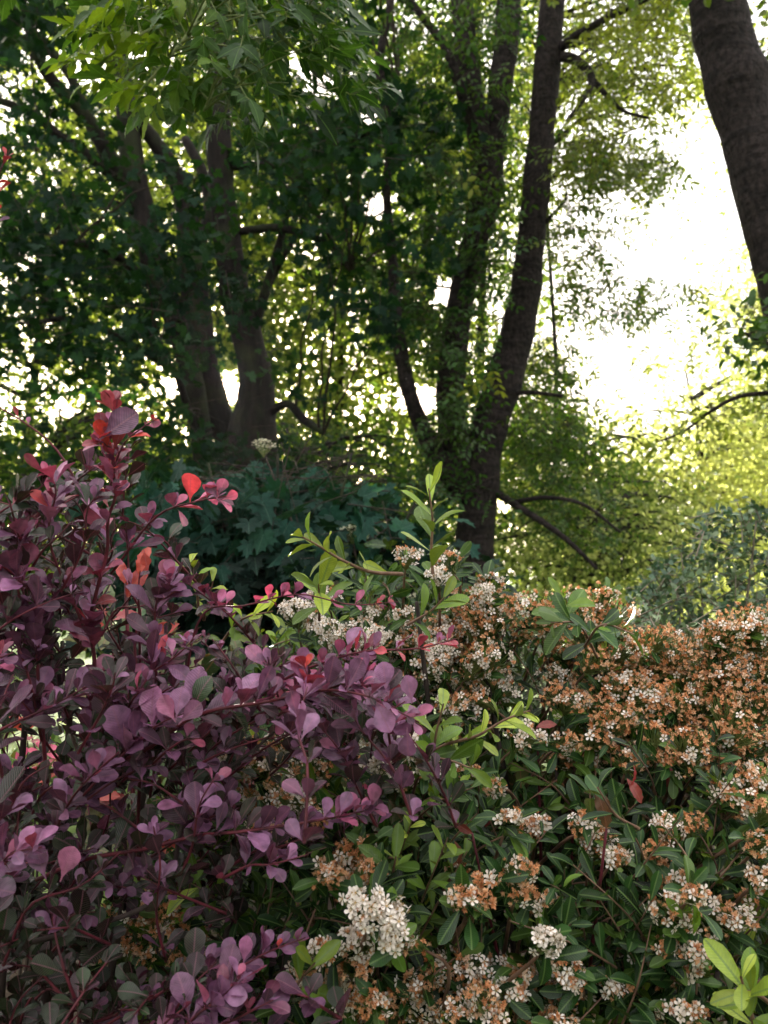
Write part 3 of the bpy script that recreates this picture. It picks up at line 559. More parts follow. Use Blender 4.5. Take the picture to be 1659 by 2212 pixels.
def elder():
    D = 3.1; base = P(850, 1500, D); base[2] = 0; o = thing('elder_bush', 'shaded elder bush with flat cream flower heads in front of the ash trunk', 'bush', base)
    heads = [(762, 1148, 28, 3.0), (912, 1292, 36, 2.9), (570, 962, 26, 3.2), (845, 1345, 24, 2.9), (735, 1265, 20, 3.0)]
    st = bush_stems(o, base, [P(x, y + 15, d) for x, y, r, d in heads], .014, M['twig'])
    for x, y, r, d in heads:
        c = P(x, y, d); rr = r * d / FPX; n = 110; th = rng.uniform(0, 6.28, n); q = np.sqrt(rng.random(n)) * rr; pos = c + np.c_[np.cos(th) * q, np.sin(th) * q, .012 * np.cos(q / rr * 1.4) - .3 * np.sin(th) * q]; pos[:, 2] += rng.normal(0, .002, n)
        ac = Acc(); nn = np.tile([0, -.5, 1.], (n, 1)) + rng.normal(0, .3, (n, 3)); ac.inst(FLOW, leaf_X(FLOW, pos, rdir(n), nn, .0045), np.zeros(n), rng.random(n))
        for i in range(0, n, 5): ac.tube([c - [0, 0, .05], pos[i]], [.0012, .0008], 3, 2, cap=False)
        ac.build('flower_head', [M['cream'], M['cream'], M['greenstem']], o)
    lv = Leaves(); x, y = sample_poly([(640, 1200), (790, 1140), (900, 1260), (1060, 1270), (1080, 1400), (640, 1430)], 240); sprays(lv, P(x, y, rng.uniform(2.95, 3.6, 240)), 6, .12, .04, .09, .15, up=.6, droop=.4)
    emit(lv, [WIDE], M['fire'], o, 60, rest='foliage')
def flower_t():
    v = []; f = []; m = []
    for k in range(5):
        a = k * 2 * math.pi / 5; c, s = math.cos(a), math.sin(a); b = len(v)
        for px, py, pz in ((0, .1, 0), (-.2, .45, .06), (-.3, .75, .12), (-.14, .98, .1), (.14, .98, .1), (.3, .75, .12), (.2, .45, .06), (0, .6, .02)): v.append((px * c - py * s, px * s + py * c, pz))
        for i in range(7): f.append((b + i, b + (i + 1) % 7, b + 7)); m.append(0)
    b = len(v); v += [(.2 * math.cos(i * 1.2566), .2 * math.sin(i * 1.2566), .08) for i in range(5)] + [(0, 0, .16)]
    for i in range(5): f.append((b + i, b + (i + 1) % 5, b + 5)); m.append(1)
    for i in range(8):
        a = i * .785 + .2; b = len(v); r = .42; v += [(math.cos(a - .1) * .12, math.sin(a - .1) * .12, .1), (math.cos(a + .1) * .12, math.sin(a + .1) * .12, .1), (math.cos(a + .12) * r, math.sin(a + .12) * r, .34), (math.cos(a - .12) * r, math.sin(a - .12) * r, .34)]; f.append((b, b + 1, b + 2, b + 3)); m.append(1)
    return T(v, f, m)
def spent_t():
    v = []; f = []; m = []
    for k in range(5):   # withered petal rests and sepals, curled
        a = k * 2 * math.pi / 5; c, s = math.cos(a), math.sin(a); b = len(v); w_ = .26 if k % 2 else .16; l_ = (.62, .8, .55, .9, .6)[k]
        for px, py, pz in ((-.07, .1, 0), (.07, .1, 0), (w_, l_ * .6, .22), (-w_, l_ * .5, .28), (.05, l_, .1 + .3 * (k % 2))): v.append((px * c - py * s, px * s + py * c, pz))
        f += [(b, b + 1, b + 2, b + 3), (b + 3, b + 2, b + 4)]; m += [0, 0]
    for i in range(9):
        a = i * .698 + .3; b = len(v); r = .3 + .25 * ((i * 7) % 5) / 5; h = .5 + .3 * ((i * 3) % 4) / 4; cc, ss = math.cos(a), math.sin(a)
        v += [(cc * .1 - ss * .05, ss * .1 + cc * .05, .05), (cc * .1 + ss * .05, ss * .1 - cc * .05, .05), (cc * r + ss * .06, ss * r - cc * .06, h), (cc * r - ss * .06, ss * r + cc * .06, h)]; f.append((b, b + 1, b + 2, b + 3)); m.append(0)
    b = len(v); v += [(.24 * math.cos(i * 1.2566), .24 * math.sin(i * 1.2566), .06) for i in range(5)] + [(0, 0, -.35)]
    for i in range(5): f.append((b + i, b + (i + 1) % 5, b + 5)); m.append(1)
    return T(v, f, m)
FLOW = flower_t(); SPENT = spent_t()
elder()

# ------------------------------------------------------------------ grey shrubs on the right
def grey_shrub(name, label, poly, D, n, leaf, tone, seed, group=None):
    a_ = np.array(poly); cx = a_[:, 0].mean(); base = P(cx, 1700, D); base[2] = 0.05; o = thing(name, label, 'shrub', base, group)
    x, y = sample_poly(poly, n); cen = P(x, y, rng.uniform(D - .3, D + .4, n)); lv = Leaves(); tw = Acc()
    tips = cen[rng.choice(n, 9, False)]; sk = bush_stems(o, base, tips, .012, M['greytwig'])
    for c in cen:
        dd = nrmz(np.array([rng.normal(0, .9), rng.normal(0, .7) - .2, .7])); L_ = rng.uniform(.05, .12); tw.tube([c - dd * L_ + rng.normal(0, .01, 3), c, c + dd * L_ * .4], [.0022, .0018, .001], 3, cap=False)
        k = 16; t = rng.uniform(-1, .45, k); pos = c + dd * (t * L_)[:, None]; sdv = rdir(k); d = sdv + dd * .8; lv.add(pos, d, rdir(k) * .6 + [0, 0, .8], leaf * rng.uniform(.6, 1.1, k), 1.3, .2, np.clip(tone + rng.normal(0, .22), 0, 1))
    tw.build('twigs', M['greytwig'], o, 'stuff'); emit(lv, [OVAL], M['grey'], o, 120, rest='foliage')
grey_shrub('grey_shrub', 'grey green small leaved shrub with pale twigs at the right behind the blossom', [(1370, 1270), (1450, 1180), (1500, 1120), (1600, 1090), (1720, 1080), (1720, 1450), (1440, 1450)], 2.4, 260, .026, .55, 51)
grey_shrub('hebe_shrub', 'pale green twiggy shrub showing through a gap in the blossom', [(1030, 1330), (1200, 1330), (1440, 1300), (1480, 1420), (1240, 1600), (1040, 1580)], 1.75, 300, .016, .75, 52)

# ------------------------------------------------------------------ photinia with red leaves
def photinia(name, label, spots, D, fill, seed):
    xs = np.mean([s[0] for s in spots]); base = P(xs, 1800, D + .1); base[2] = .05; o = thing(name, label, 'shrub', base, 'red leaved photinias'); lv = Leaves(); ends = []
    for x, y, ang, Lp, d, tn in spots:
        p = P(x, y, d); dv = math.cos(math.radians(ang)) * R + math.sin(math.radians(ang)) * U - F * .15; n = -F * .8 + np.array([rng.normal(0, .7), rng.normal(0, .3), .5 + rng.normal(0, .5)])
        lv.add(p[None], dv[None], n[None], Lp * .78 * d / FPX, .75, .8, tn - .08 * rng.random()); ends.append(p)
    n = fill[1]; x, y = sample_poly(fill[0], n); c = P(x, y, rng.uniform(D - .05, D + .35, n)); d = rdir(n) * .7 + [0, 0, .3]; lv.add(c, d, rdir(n) * .6 + [0, -.5, .6], rng.uniform(.045, .08, n), .9, .4, np.clip(rng.normal(.12, .15, n), 0, 1))
    bush_stems(o, base, ends[::3] + [c[0], c[1], c[2]], .007, M['barb_stem'], sides=6)
    emit(lv, [WIDE], M['phot'], o, 90, rest='foliage')
photinia('photinia_shrub', 'red leaved shrub glimpsed through the purple barberry on the left', [(275, 1290, 60, 110, 1.3, .95), (300, 1240, 75, 90, 1.3, 1), (225, 1350, 170, 70, 1.3, .95), (240, 1340, 30, 80, 1.32, .9), (320, 1370, 20, 90, 1.3, .9), (285, 1400, 250, 80, 1.3, .9), (270, 1260, 100, 80, 1.3, .95), (230, 1330, 120, 60, 1.3, .9),
    (600, 1600, 200, 100, 1.35, .85), (560, 1570, 160, 70, 1.35, .95), (490, 1740, 50, 110, 1.3, .75), (520, 1690, 20, 80, 1.3, .8), (190, 1740, 20, 110, 1.35, .85), (260, 1720, 170, 80, 1.35, .95), (340, 1845, 40, 80, 1.2, 1), (440, 1820, 120, 80, 1.2, .95), (30, 1690, 20, 120, 1.4, .95), (20, 1570, 10, 90, 1.5, 1), (60, 1560, 160, 80, 1.5, .95), (730, 1410, 10, 60, 1.3, .9), (300, 1505, 200, 70, 1.3, .95), (455, 1640, 190, 60, 1.3, .95)],
    1.4, ([(200, 1300), (520, 1400), (640, 1600), (560, 1900), (200, 1900), (120, 1650)], 260), 61)
photinia('photinia_shrub', 'shrub with brown and crimson leaves deep in the middle of the blossom bush', [(1310, 1790, 97, 118, .84, .66), (1385, 1735, 110, 76, .87, .84), (1360, 1700, 60, 64, .87, .9), (1020, 1800, 150, 56, .86, .66), (990, 1870, 80, 70, .88, .66), (1400, 1850, 40, 110, 1.1, .35), (1240, 1640, 150, 80, 1.1, .45), (1330, 1650, 110, 90, 1.1, .4), (870, 1840, 40, 130, 1.1, .1), (900, 1760, 20, 120, 1.1, .15), (1440, 1700, 80, 80, 1.1, .9), (1040, 1790, 60, 60, 1.05, .7), (1160, 1570, 20, 60, 1.05, .85)],
    1.15, ([(760, 1650), (1500, 1600), (1500, 1950), (1200, 2050), (800, 2000)], 420), 62)

# ------------------------------------------------------------------ azaleas (pink flowers)
def azalea():
    base = P(60, 1900, 1.45); base[2] = .05; o = thing('azalea_bush', 'small azalea with bright pink flowers behind the barberry at the left edge', 'bush', base); pts = [(60, 1600, 30), (95, 1625, 34), (80, 1655, 30), (110, 1600, 22), (85, 1690, 26), (50, 1640, 26), (120, 1640, 20)]
    for x, y, r in pts:
        c = P(x, y, 1.42); a = Acc(); a.inst(FLOW, leaf_X(FLOW, c[None], rdir(1), np.array([[0., -1, .5]]) + rng.normal(0, .4, (1, 3)), r * 1.42 / FPX), np.zeros(1), rng.random(1)); a.build('flower', [M['pink'], M['disc']], o)
    bush_stems(o, base, [P(x, y, 1.44) for x, y, r in pts[:4]], .006, M['twig'], sides=6)
    lv = Leaves(); n = 160; x, y = sample_poly([(0, 1640), (160, 1600), (200, 1760), (0, 1800)], n); lv.add(P(x, y, rng.uniform(1.4, 1.7, n)), rdir(n) + [0, 0, .4], rdir(n) * .5 + [0, -.3, .8], .045, 1., .3, .55); emit(lv, [OBLAN], M['fire'], o, 60)
    base = P(800, 2000, 1.3); base[2] = .05; o = thing('weigela_bush', 'thin bush with a few pink buds showing amid the white blossom', 'bush', base); pts = [(785, 1690, 16), (805, 1675, 12), (808, 1640, 14), (775, 1755 - 60, 12)]
    for x, y, r in pts:
        c = P(x, y, 1.02); a = Acc(); a.inst(FLOW, leaf_X(FLOW, c[None], rdir(1), np.array([[.3, -1, .3]]) + rng.normal(0, .3, (1, 3)), r * 1.02 / FPX), np.zeros(1), rng.random(1)); a.build('flower', [M['pink'], M['disc']], o)
    bush_stems(o, base, [P(x, y, 1.03) for x, y, r in pts], .004, M['twig'], sides=6)
azalea()

# ------------------------------------------------------------------ overhanging box elder branches
def box_elder():
    base = np.array([-2.9, 1.5, 0.]); o = thing('box_elder_tree', 'box elder whose leafy limb hangs over the top left of the view', 'tree', base)
    a = Acc(); p = smooth_path([base - [0, 0, .1], base + [.05, .02, 1.2], base + [.2, .1, 2.4], base + [.5, .25, 3.6], base + [.9, .4, 4.6]], 24); a.tube(p, np.linspace(.12, .06, 24), 16, lump=.06); a.build('trunk', M['bark'], o)
    lv = Leaves(); limbs = []
    hub = P(470, -60, 1.9)
    for pts in ([p[16], (p[16] + hub) / 2 + [0, 0, .15], hub], [hub, P(500, 60, 1.9), P(470, 170, 1.85), P(440, 240, 1.8)], [hub, P(400, 20, 1.85), P(280, 90, 1.8), P(200, 150, 1.8)], [hub, P(560, 30, 1.9), P(640, 110, 1.95), P(730, 180, 2.0)], [hub, P(430, 40, 1.8), P(360, 130, 1.7), P(300, 200, 1.65)], [hub, P(520, 80, 2.0), P(500, 200, 2.0), P(470, 290, 1.95)], [hub, P(560, -30, 1.9), P(610, 10, 1.9), P(660, 40, 1.9)]):
        sp = smooth_path(pts, 18); a = Acc(); r = .022 if len(limbs) == 0 else .007; a.tube(sp, np.linspace(r, r * (.45 if len(limbs) == 0 else .3), 18), 8, lump=.04); a.build('branch', M['twig'] if len(limbs) < 1 else M['greenstem'], o); limbs.append(sp)
    tw = Acc()
    def comp(c, dirv, tn, s):
        sd = nrmz(np.cross(dirv, [0, 0, 1.]) + rng.normal(0, .15, 3)); up = nrmz(np.cross(sd, dirv)); pet = s * .9; e = c + dirv * pet + [0, 0, -.1 * pet]
        tw.tube([c, c + dirv * pet * .5 + [0, 0, .01], e, e + dirv * s * .25], [.0016, .0013, .001, .0008], 4, cap=False)
        nl = up + rng.normal(0, .35, 3) - F * .35
        for (t, dv, k) in ((0., sd + dirv * .7, .85), (0., -sd + dirv * .7, .85), (.25, dirv, 1.1), (-.35, sd * 1. + dirv * .5, .7), (-.35, -sd * 1. + dirv * .5, .7)):
            q = e + dirv * s * t; dv = nrmz(dv + rng.normal(0, .12, 3)); dv[2] -= .22; lv.add(q[None], dv[None], (nl + rng.normal(0, .22, 3))[None], s * k * rng.uniform(.85, 1.15), .85 + rng.random() * .25, .35 + rng.normal(0, .3), tn)
    PL = [(160, 110), (240, 40), (330, -60), (700, -60), (740, 100), (790, 225), (640, 235), (560, 200), (510, 285), (430, 265), (330, 255), (290, 210), (210, 170)]
    x, y = sample_poly(PL, 270); d = rng.uniform(1.6, 2.25, 270)
    for i in range(270):
        left = np.clip((560 - x[i]) / 260, 0, 1); tn = np.clip(.12 + .85 * left * (rng.random() * .7 + .45) - .0007 * max(0, y[i] - 120), 0, 1) if rng.random() < .85 else .3  # lit left side and dark right side put into the leaf tone
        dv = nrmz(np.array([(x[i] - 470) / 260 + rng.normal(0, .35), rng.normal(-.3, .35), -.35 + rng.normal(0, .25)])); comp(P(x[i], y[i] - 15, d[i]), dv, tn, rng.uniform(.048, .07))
    # link every leaf stalk cluster to the limbs with fine twigs
    sk = np.concatenate([l for l in limbs[1:]])
    for i in range(0, 270, 2):
        c = P(x[i], y[i] - 40, d[i]); b = sk[np.argmin(np.linalg.norm(sk - c, axis=1))]; tw.tube(smooth_path([b, (b + c) / 2 + [0, 0, .02], c], 6), np.linspace(.003, .0016, 6), 4, cap=False)
    x, y = sample_poly([(-100, -450), (760, -450), (760, -60), (0, -40)], 90)
    for i in range(90): comp(P(x[i], y[i], rng.uniform(1.6, 2.6)), nrmz(np.array([rng.normal(), rng.normal(), -.3])), .4, .08)
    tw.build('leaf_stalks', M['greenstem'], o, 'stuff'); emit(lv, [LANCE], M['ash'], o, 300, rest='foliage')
box_elder()

# ------------------------------------------------------------------ firethorn with blossom
FPOLY = [(560, 1330), (640, 1290), (830, 1200), (900, 1195), (1000, 1215), (1060, 1250), (1110, 1300), (1215, 1320), (1260, 1272), (1330, 1280), (1400, 1345), (1480, 1385), (1560, 1335), (1700, 1305), (1760, 1700), (1760, 2420), (300, 2420), (200, 2100), (230, 1920), (420, 1700), (470, 1500)]
def fdepth(x, y, extra=0.):
    k = np.clip((1950 - np.asarray(y, float)) / 600, 0, 1); return .84 + .36 * k * k * (3 - 2 * k) + .16 * np.clip((700 - np.asarray(x)) / 400, 0, 1) * (1 - k * .5) + extra
def firethorn():
    base = P(1050, 2100, 1.35); base[2] = .08; o = thing('firethorn_bush', 'large firethorn bush covered in white and faded orange brown blossom', 'bush', base); lv = Leaves(); tw = Acc(); green = Acc()
    def shoot(pts, tn0, tn1, leaf, n, r=.0022, spread=1., mat_new_=False, tip=True):
        sp = smooth_path(pts, 20); (green if tn1 > .75 else tw).tube(sp, np.linspace(r, r * .4, 20), 5, cap=False); t = np.linspace(.12, 1, n) ** .9; idx = np.minimum((t * 19).astype(int), 18); tan = nrmz(np.gradient(sp, axis=0))[idx]; pos = sp[idx]
        u = nrmz(np.cross(tan, [0.3, 1., 0.2])); v = np.cross(tan, u); ph = np.arange(n) * 2.4 + rng.random() * 6; rad = u * np.cos(ph)[:, None] + v * np.sin(ph)[:, None]
        d = rad * spread + tan * (.55 + .5 * t[:, None]); nn = tan * 1.0 - rad * .35 + rng.normal(0, .2, (n, 3)) - F * .25; nn[:, 2] += .35
        lv.add(pos, d, nn, leaf * rng.uniform(.65, 1.1, n) * (1 - .25 * (t > .9)), rng.uniform(.85, 1.2, n), rng.normal(.35, .35, n), np.clip(tn0 + (tn1 - tn0) * t + rng.normal(0, .06, n), 0, 1))
    # traced young shoots
    y_ = lambda *a: [P(*q) for q in a]
    shoot(y_((935, 1240, 1.0), (932, 1190, 1.0), (934, 1120, .99), (926, 1055, .98)), .65, .92, .058, 12, .0024)
    shoot(y_((870, 1240, 1.02), (800, 1235, 1.0), (740, 1210, .98), (690, 1180, .97), (645, 1155, .96)), .65, .92, .048, 13, .0028)
    shoot(y_((690, 1340, 1.05), (690, 1290, 1.02), (688, 1262, 1.0)), .65, .85, .055, 8)
    shoot(y_((1215, 1360, 1.1), (1222, 1330, 1.08), (1218, 1300, 1.06)), .35, .6, .055, 5)
    shoot(y_((1290, 1420, 1.08), (1250, 1350, 1.02), (1190, 1345, 1.0)), .25, .6, .05, 10)
    shoot(y_((1260, 1400, 1.05), (1300, 1350, 1.0), (1370, 1370, 1.0)), .2, .5, .05, 9)
    shoot(y_((900, 1650, .92), (960, 1610, .88), (1030, 1590, .86), (1090, 1555, .85), (1145, 1535, .84)), .65, .98, .042, 18, .0025)
    shoot(y_((940, 1680, .9), (940, 1600, .86), (958, 1520, .85)), .4, .9, .05, 7)
    shoot(y_((900, 1640, .86), (960, 1640, .83), (1020, 1660, .8)), .4, .7, .05, 7)
    shoot(y_((1640, 2260, .8), (1620, 2180, .78), (1600, 2110, .76)), .7, .95, .055, 9, .003)
    shoot(y_((1700, 2200, .8), (1640, 2150, .78), (1600, 2140, .76)), .6, .95, .05, 7, .003)
    shoot(y_((430, 1330, 1.0), (425, 1270, .98), (412, 1215, .97)), .7, .95, .044, 8)
    shoot(y_((440, 1340, 1.0), (450, 1300, .99), (460, 1255, .98)), .7, .9, .034, 6)
    shoot(y_((470, 1400, 1.03), (520, 1340, 1.0), (590, 1320, .98)), .7, .95, .042, 12)
    shoot(y_((880, 1350, 1.05), (930, 1320, 1.03), (960, 1290, 1.02)), .4, .7, .05, 7)
    shoot(y_((1380, 1790, .85), (1330, 1760, .83), (1290, 1700, .83)), .1, .3, .045, 8)
    shoot(y_((560, 2250, .8), (640, 2130, .78), (680, 2080, .76)), .4, .85, .055, 7)
    shoot(y_((870, 2000, .84), (850, 1900, .83), (855, 1850, .82)), .3, .7, .045, 8)
    # blossom clusters: x, y, radius px, white share
    cl = []
    def zone(poly, n, wf, r=(34, 60)):
        x, y = sample_poly(poly, n * 3); keep = []
        for a, b in zip(x, y):
            if all((a - c) ** 2 + (b - e) ** 2 > 30 ** 2 for c, e in keep): keep.append((a, b))
            if len(keep) >= n: break
        for a, b in keep: cl.append((a, b, rng.uniform(*r), np.clip(wf + rng.normal(0, .12), 0, 1)))
    for c in [(878, 1205, 34, .45), (970, 1215, 36, .35), (945, 1245, 30, .9), (700, 1290, 40, .8), (640, 1325, 40, .95), (1060, 1262, 34, .35), (1050, 1285, 30, .7), (1290, 1290, 44, .15), (1330, 1330, 50, .2), (1600, 1340, 50, .08), (880, 1610, 48, .95), (1130, 1595, 46, .8),
              (820, 1975, 62, .97), (790, 1950, 50, .85), (850, 2020, 46, .95), (780, 2030, 50, .7), (1205, 1470, 44, .6), (880, 1390, 40, .55), (1085, 1490, 40, .8), (1270, 1790, 50, .4), (1330, 1850, 30, .5), (1290, 1830, 50, .3), (1160, 1780, 30, .8), (1100, 1770, 28, .7), (1440, 1790, 40, .5), (1450, 1970, 55, .5), (1530, 1980, 60, .4), (1590, 1990, 40, .35), (1480, 2060, 36, .5), (1180, 2035, 40, .85), (1120, 1880, 40, .3), (1620, 1680, 40, .35), (1560, 1640, 40, .4), (1640, 1740, 30, .3)]: cl.append(c)
    zone([(980, 1290), (1180, 1310), (1240, 1290), (1400, 1360), (1480, 1400), (1560, 1350), (1690, 1320), (1690, 1600), (1560, 1640), (1440, 1600), (1250, 1570), (1200, 1500), (1230, 1420), (1180, 1380), (1010, 1370)], 185, .12)
    zone([(940, 1360), (1050, 1300), (1100, 1380), (1010, 1460), (930, 1450)], 14, .45)
    zone([(600, 1330), (760, 1330), (900, 1330), (960, 1420), (760, 1440)], 9, .75, (28, 42))
    zone([(850, 1360), (1000, 1380), (1080, 1500), (1000, 1560), (900, 1480)], 12, .55)
    zone([(500, 1620), (620, 1600), (720, 1660), (700, 1760), (560, 1800), (490, 1720)], 18, .3, (30, 50))
    zone([(210, 1980), (330, 1920), (430, 1960), (420, 2060), (240, 2080)], 12, .15, (28, 44))
    zone([(700, 1860), (800, 1830), (860, 1900), (840, 1960), (700, 1930)], 9, .2, (28, 44))
    zone([(960, 1880), (1100, 1860), (1170, 1950), (1000, 1960)], 7, .2, (26, 40))
    zone([(650, 2040), (900, 2030), (1150, 2070), (1290, 2100), (1310, 2230), (820, 2240), (640, 2130)], 38, .38, (34, 52))
    zone([(1370, 2040), (1500, 2020), (1560, 2090), (1420, 2130)], 6, .45, (28, 42))
    zone([(1180, 1600), (1330, 1590), (1650, 1640), (1659, 1760), (1560, 1760), (1480, 1640), (1200, 1660)], 22, .22, (28, 46))
    zone([(740, 1350), (900, 1400), (880, 1560), (760, 1500)], 9, .6, (30, 44))
    zone([(880, 1650), (1050, 1650), (1200, 1720), (1180, 1840), (950, 1780)], 5, .5, (26, 40))
    zone([(1450, 1700), (1500, 1760), (1659, 1780), (1659, 1960), (1400, 1930), (1400, 1850)], 8, .25, (26, 44))
    zone([(980, 2080), (1400, 2120), (1560, 2200), (1000, 2200)], 12, .35, (26, 40))
    zone([(620, 1520), (760, 1560), (900, 1620), (880, 1700), (700, 1640)], 8, .6, (26, 40))
    nf = 0
    cl.sort(key=lambda c: -c[3])
    for (x, y, r, wf) in cl:
        d = float(fdepth(x, y, -.09 if wf > .84 else rng.uniform(-.06, .07))); c = P(x, y, d); rr = r * d / FPX; up = nrmz(np.array([rng.normal(0, .25), -.75 + rng.normal(0, .2), .75 + rng.normal(0, .2)])); n = int(20 + (r / 50) ** 2 * 30)
        q = rdir(n); q = nrmz(q + up * .75); pos = c + q * rr * rng.uniform(.6, 1., n)[:, None] * np.array([1.1, .8, .8]); base_ = c - up * rr * .9
        wf = wf * (1. if wf > .84 else .75 if y < 1900 and x > 950 else .9); white = rng.random(n) < wf; ac = Acc(); nn = q + rng.normal(0, .3, (n, 3)) - F * .25; sz = .0060
        for i in range(n): ac.tube([base_ + rng.normal(0, .002, 3), (base_ + pos[i]) / 2 + rng.normal(0, .002, 3), pos[i] - nrmz(nn[i]) * .0015], [.0009, .0007, .0006], 3, 3, cap=False)
        a = ~white; k = a.sum(); ac.inst(SPENT, leaf_X(SPENT, pos[a], rdir(k), nn[a], sz * rng.uniform(.7, 1.05, k)), np.zeros(k), rng.random(k))
        T2 = T(FLOW.v, [], []); 
        single = white & (rng.random(n) < 1.); idx = np.nonzero(white)[0]
        take = idx if nf + len(idx) <= 300 else idx[:max(0, 300 - nf)]; rest_ = np.setdiff1d(idx, take)
        fl = T.__new__(T); fl.v = FLOW.v; fl.loops = FLOW.loops; fl.sizes = FLOW.sizes; fl.uv = FLOW.uv; fl.mat = np.where(FLOW.mat == 0, 2, 1)
        k = len(rest_)
        if k: ac.inst(fl, leaf_X(fl, pos[rest_], rdir(k), nn[rest_], sz * rng.uniform(.9, 1.15, k)), np.zeros(k), rng.random(k))
        co = ac.build('flower_cluster', [M['spent'], M['sepal'], M['petal'], M['greenstem']], o)
        for i in take:
            s3, d3, n3 = basis(rdir(1), nn[i][None]); p = pos[i] - base; s = sz * rng.uniform(.9, 1.15); fo = bpy.data.objects.new('flower', FLM); C.objects.link(fo); fo.parent = co
            fo.matrix_basis = Matrix(((s3[0][0], d3[0][0], n3[0][0], p[0]), (s3[0][1], d3[0][1], n3[0][1], p[1]), (s3[0][2], d3[0][2], n3[0][2], p[2]), (0, 0, 0, 1))) @ Matrix.Diagonal((s, s, s, 1)); nf += 1
        # leaves round each cluster
        k = int(rng.integers(4, 9)); dv = rdir(k) + up * .3; lv.add(np.repeat(base_[None], k, 0) + rng.normal(0, .006, (k, 3)), dv, np.tile(up, (k, 1)) + rng.normal(0, .3, (k, 3)), rng.uniform(.03, .045, k), 1., rng.normal(.4, .3, k), np.clip(rng.normal(.28, .14, k), 0, 1))
        tw.tube(smooth_path([base_ - up * .1 + [rng.normal(0, .02), .06, -.05], base_ - up * .04, base_], 7), np.linspace(.0028, .0014, 7), 5, cap=False)
    # leafy shoots filling the bush
    n = 560; x, y = sample_poly(FPOLY, n)
    for i in range(n):
        if 980 < x[i] and 1290 < y[i] < 1640 and rng.random() < .6: continue
        e = rng.uniform(.0, .22); d = float(fdepth(x[i], y[i], e)); c = P(x[i], y[i], d); dv = nrmz(np.array([rng.normal(0, .7), -.35 + rng.normal(0, .4), .55 + rng.normal(0, .45)])); L_ = rng.uniform(.07, .14)
        if not inpoly(*[np.array([v]) for v in proj(c + dv * L_)[:2]], FPOLY)[0] and y[i] < 1500: L_ *= .3
        yng = rng.random() < .2; tn = rng.uniform(.55, .9) if yng else max(0, rng.normal(.22, .16)); shoot([c - dv * L_ * .4 + [0, .03, -.02], c, c + dv * L_ * .6], tn * .8, tn, rng.uniform(.032, .046), int(rng.integers(7, 12)), .0016)
    # deep interior
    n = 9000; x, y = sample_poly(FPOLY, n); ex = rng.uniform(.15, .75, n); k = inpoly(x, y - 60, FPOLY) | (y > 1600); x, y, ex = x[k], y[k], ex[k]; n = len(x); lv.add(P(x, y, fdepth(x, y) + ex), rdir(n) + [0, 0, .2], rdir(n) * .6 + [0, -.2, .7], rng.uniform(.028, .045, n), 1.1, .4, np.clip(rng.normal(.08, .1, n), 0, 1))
    # main woody stems
    g = base
    for x, y, d in ((1500, 1700, 1.05), (1520, 1560, 1.15), (1200, 1600, 1.1), (1050, 1450, 1.15), (900, 1300, 1.1), (700, 1400, 1.2), (1300, 1400, 1.2), (1600, 1500, 1.2), (1400, 2000, .95), (1100, 1950, .98), (800, 2050, .95), (1550, 2100, .9), (600, 1800, 1.1), (350, 2000, 1.1)):
        t = P(x, y, d); mid = g * .4 + t * .6 + rng.normal(0, .04, 3); a = Acc(); a.tube(smooth_path([g, g * .8 + mid * .2 + [0, 0, .2], mid, t], 22), np.linspace(.013, .003, 22), 7, lump=.06); a.build('stem', M['fire_wood'], o)
    tw.build('twigs', M['fire_stem'], o, 'stuff'); green.build('young_shoots', M['fire_stem'], o, 'stuff')
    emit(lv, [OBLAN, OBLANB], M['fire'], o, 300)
a_ = Acc(); a_.inst(FLOW, FLOW.v[None].copy(), np.zeros(1), np.array([.7])); FLM = a_.mesh('flower', [M['petal'], M['disc']])
firethorn()

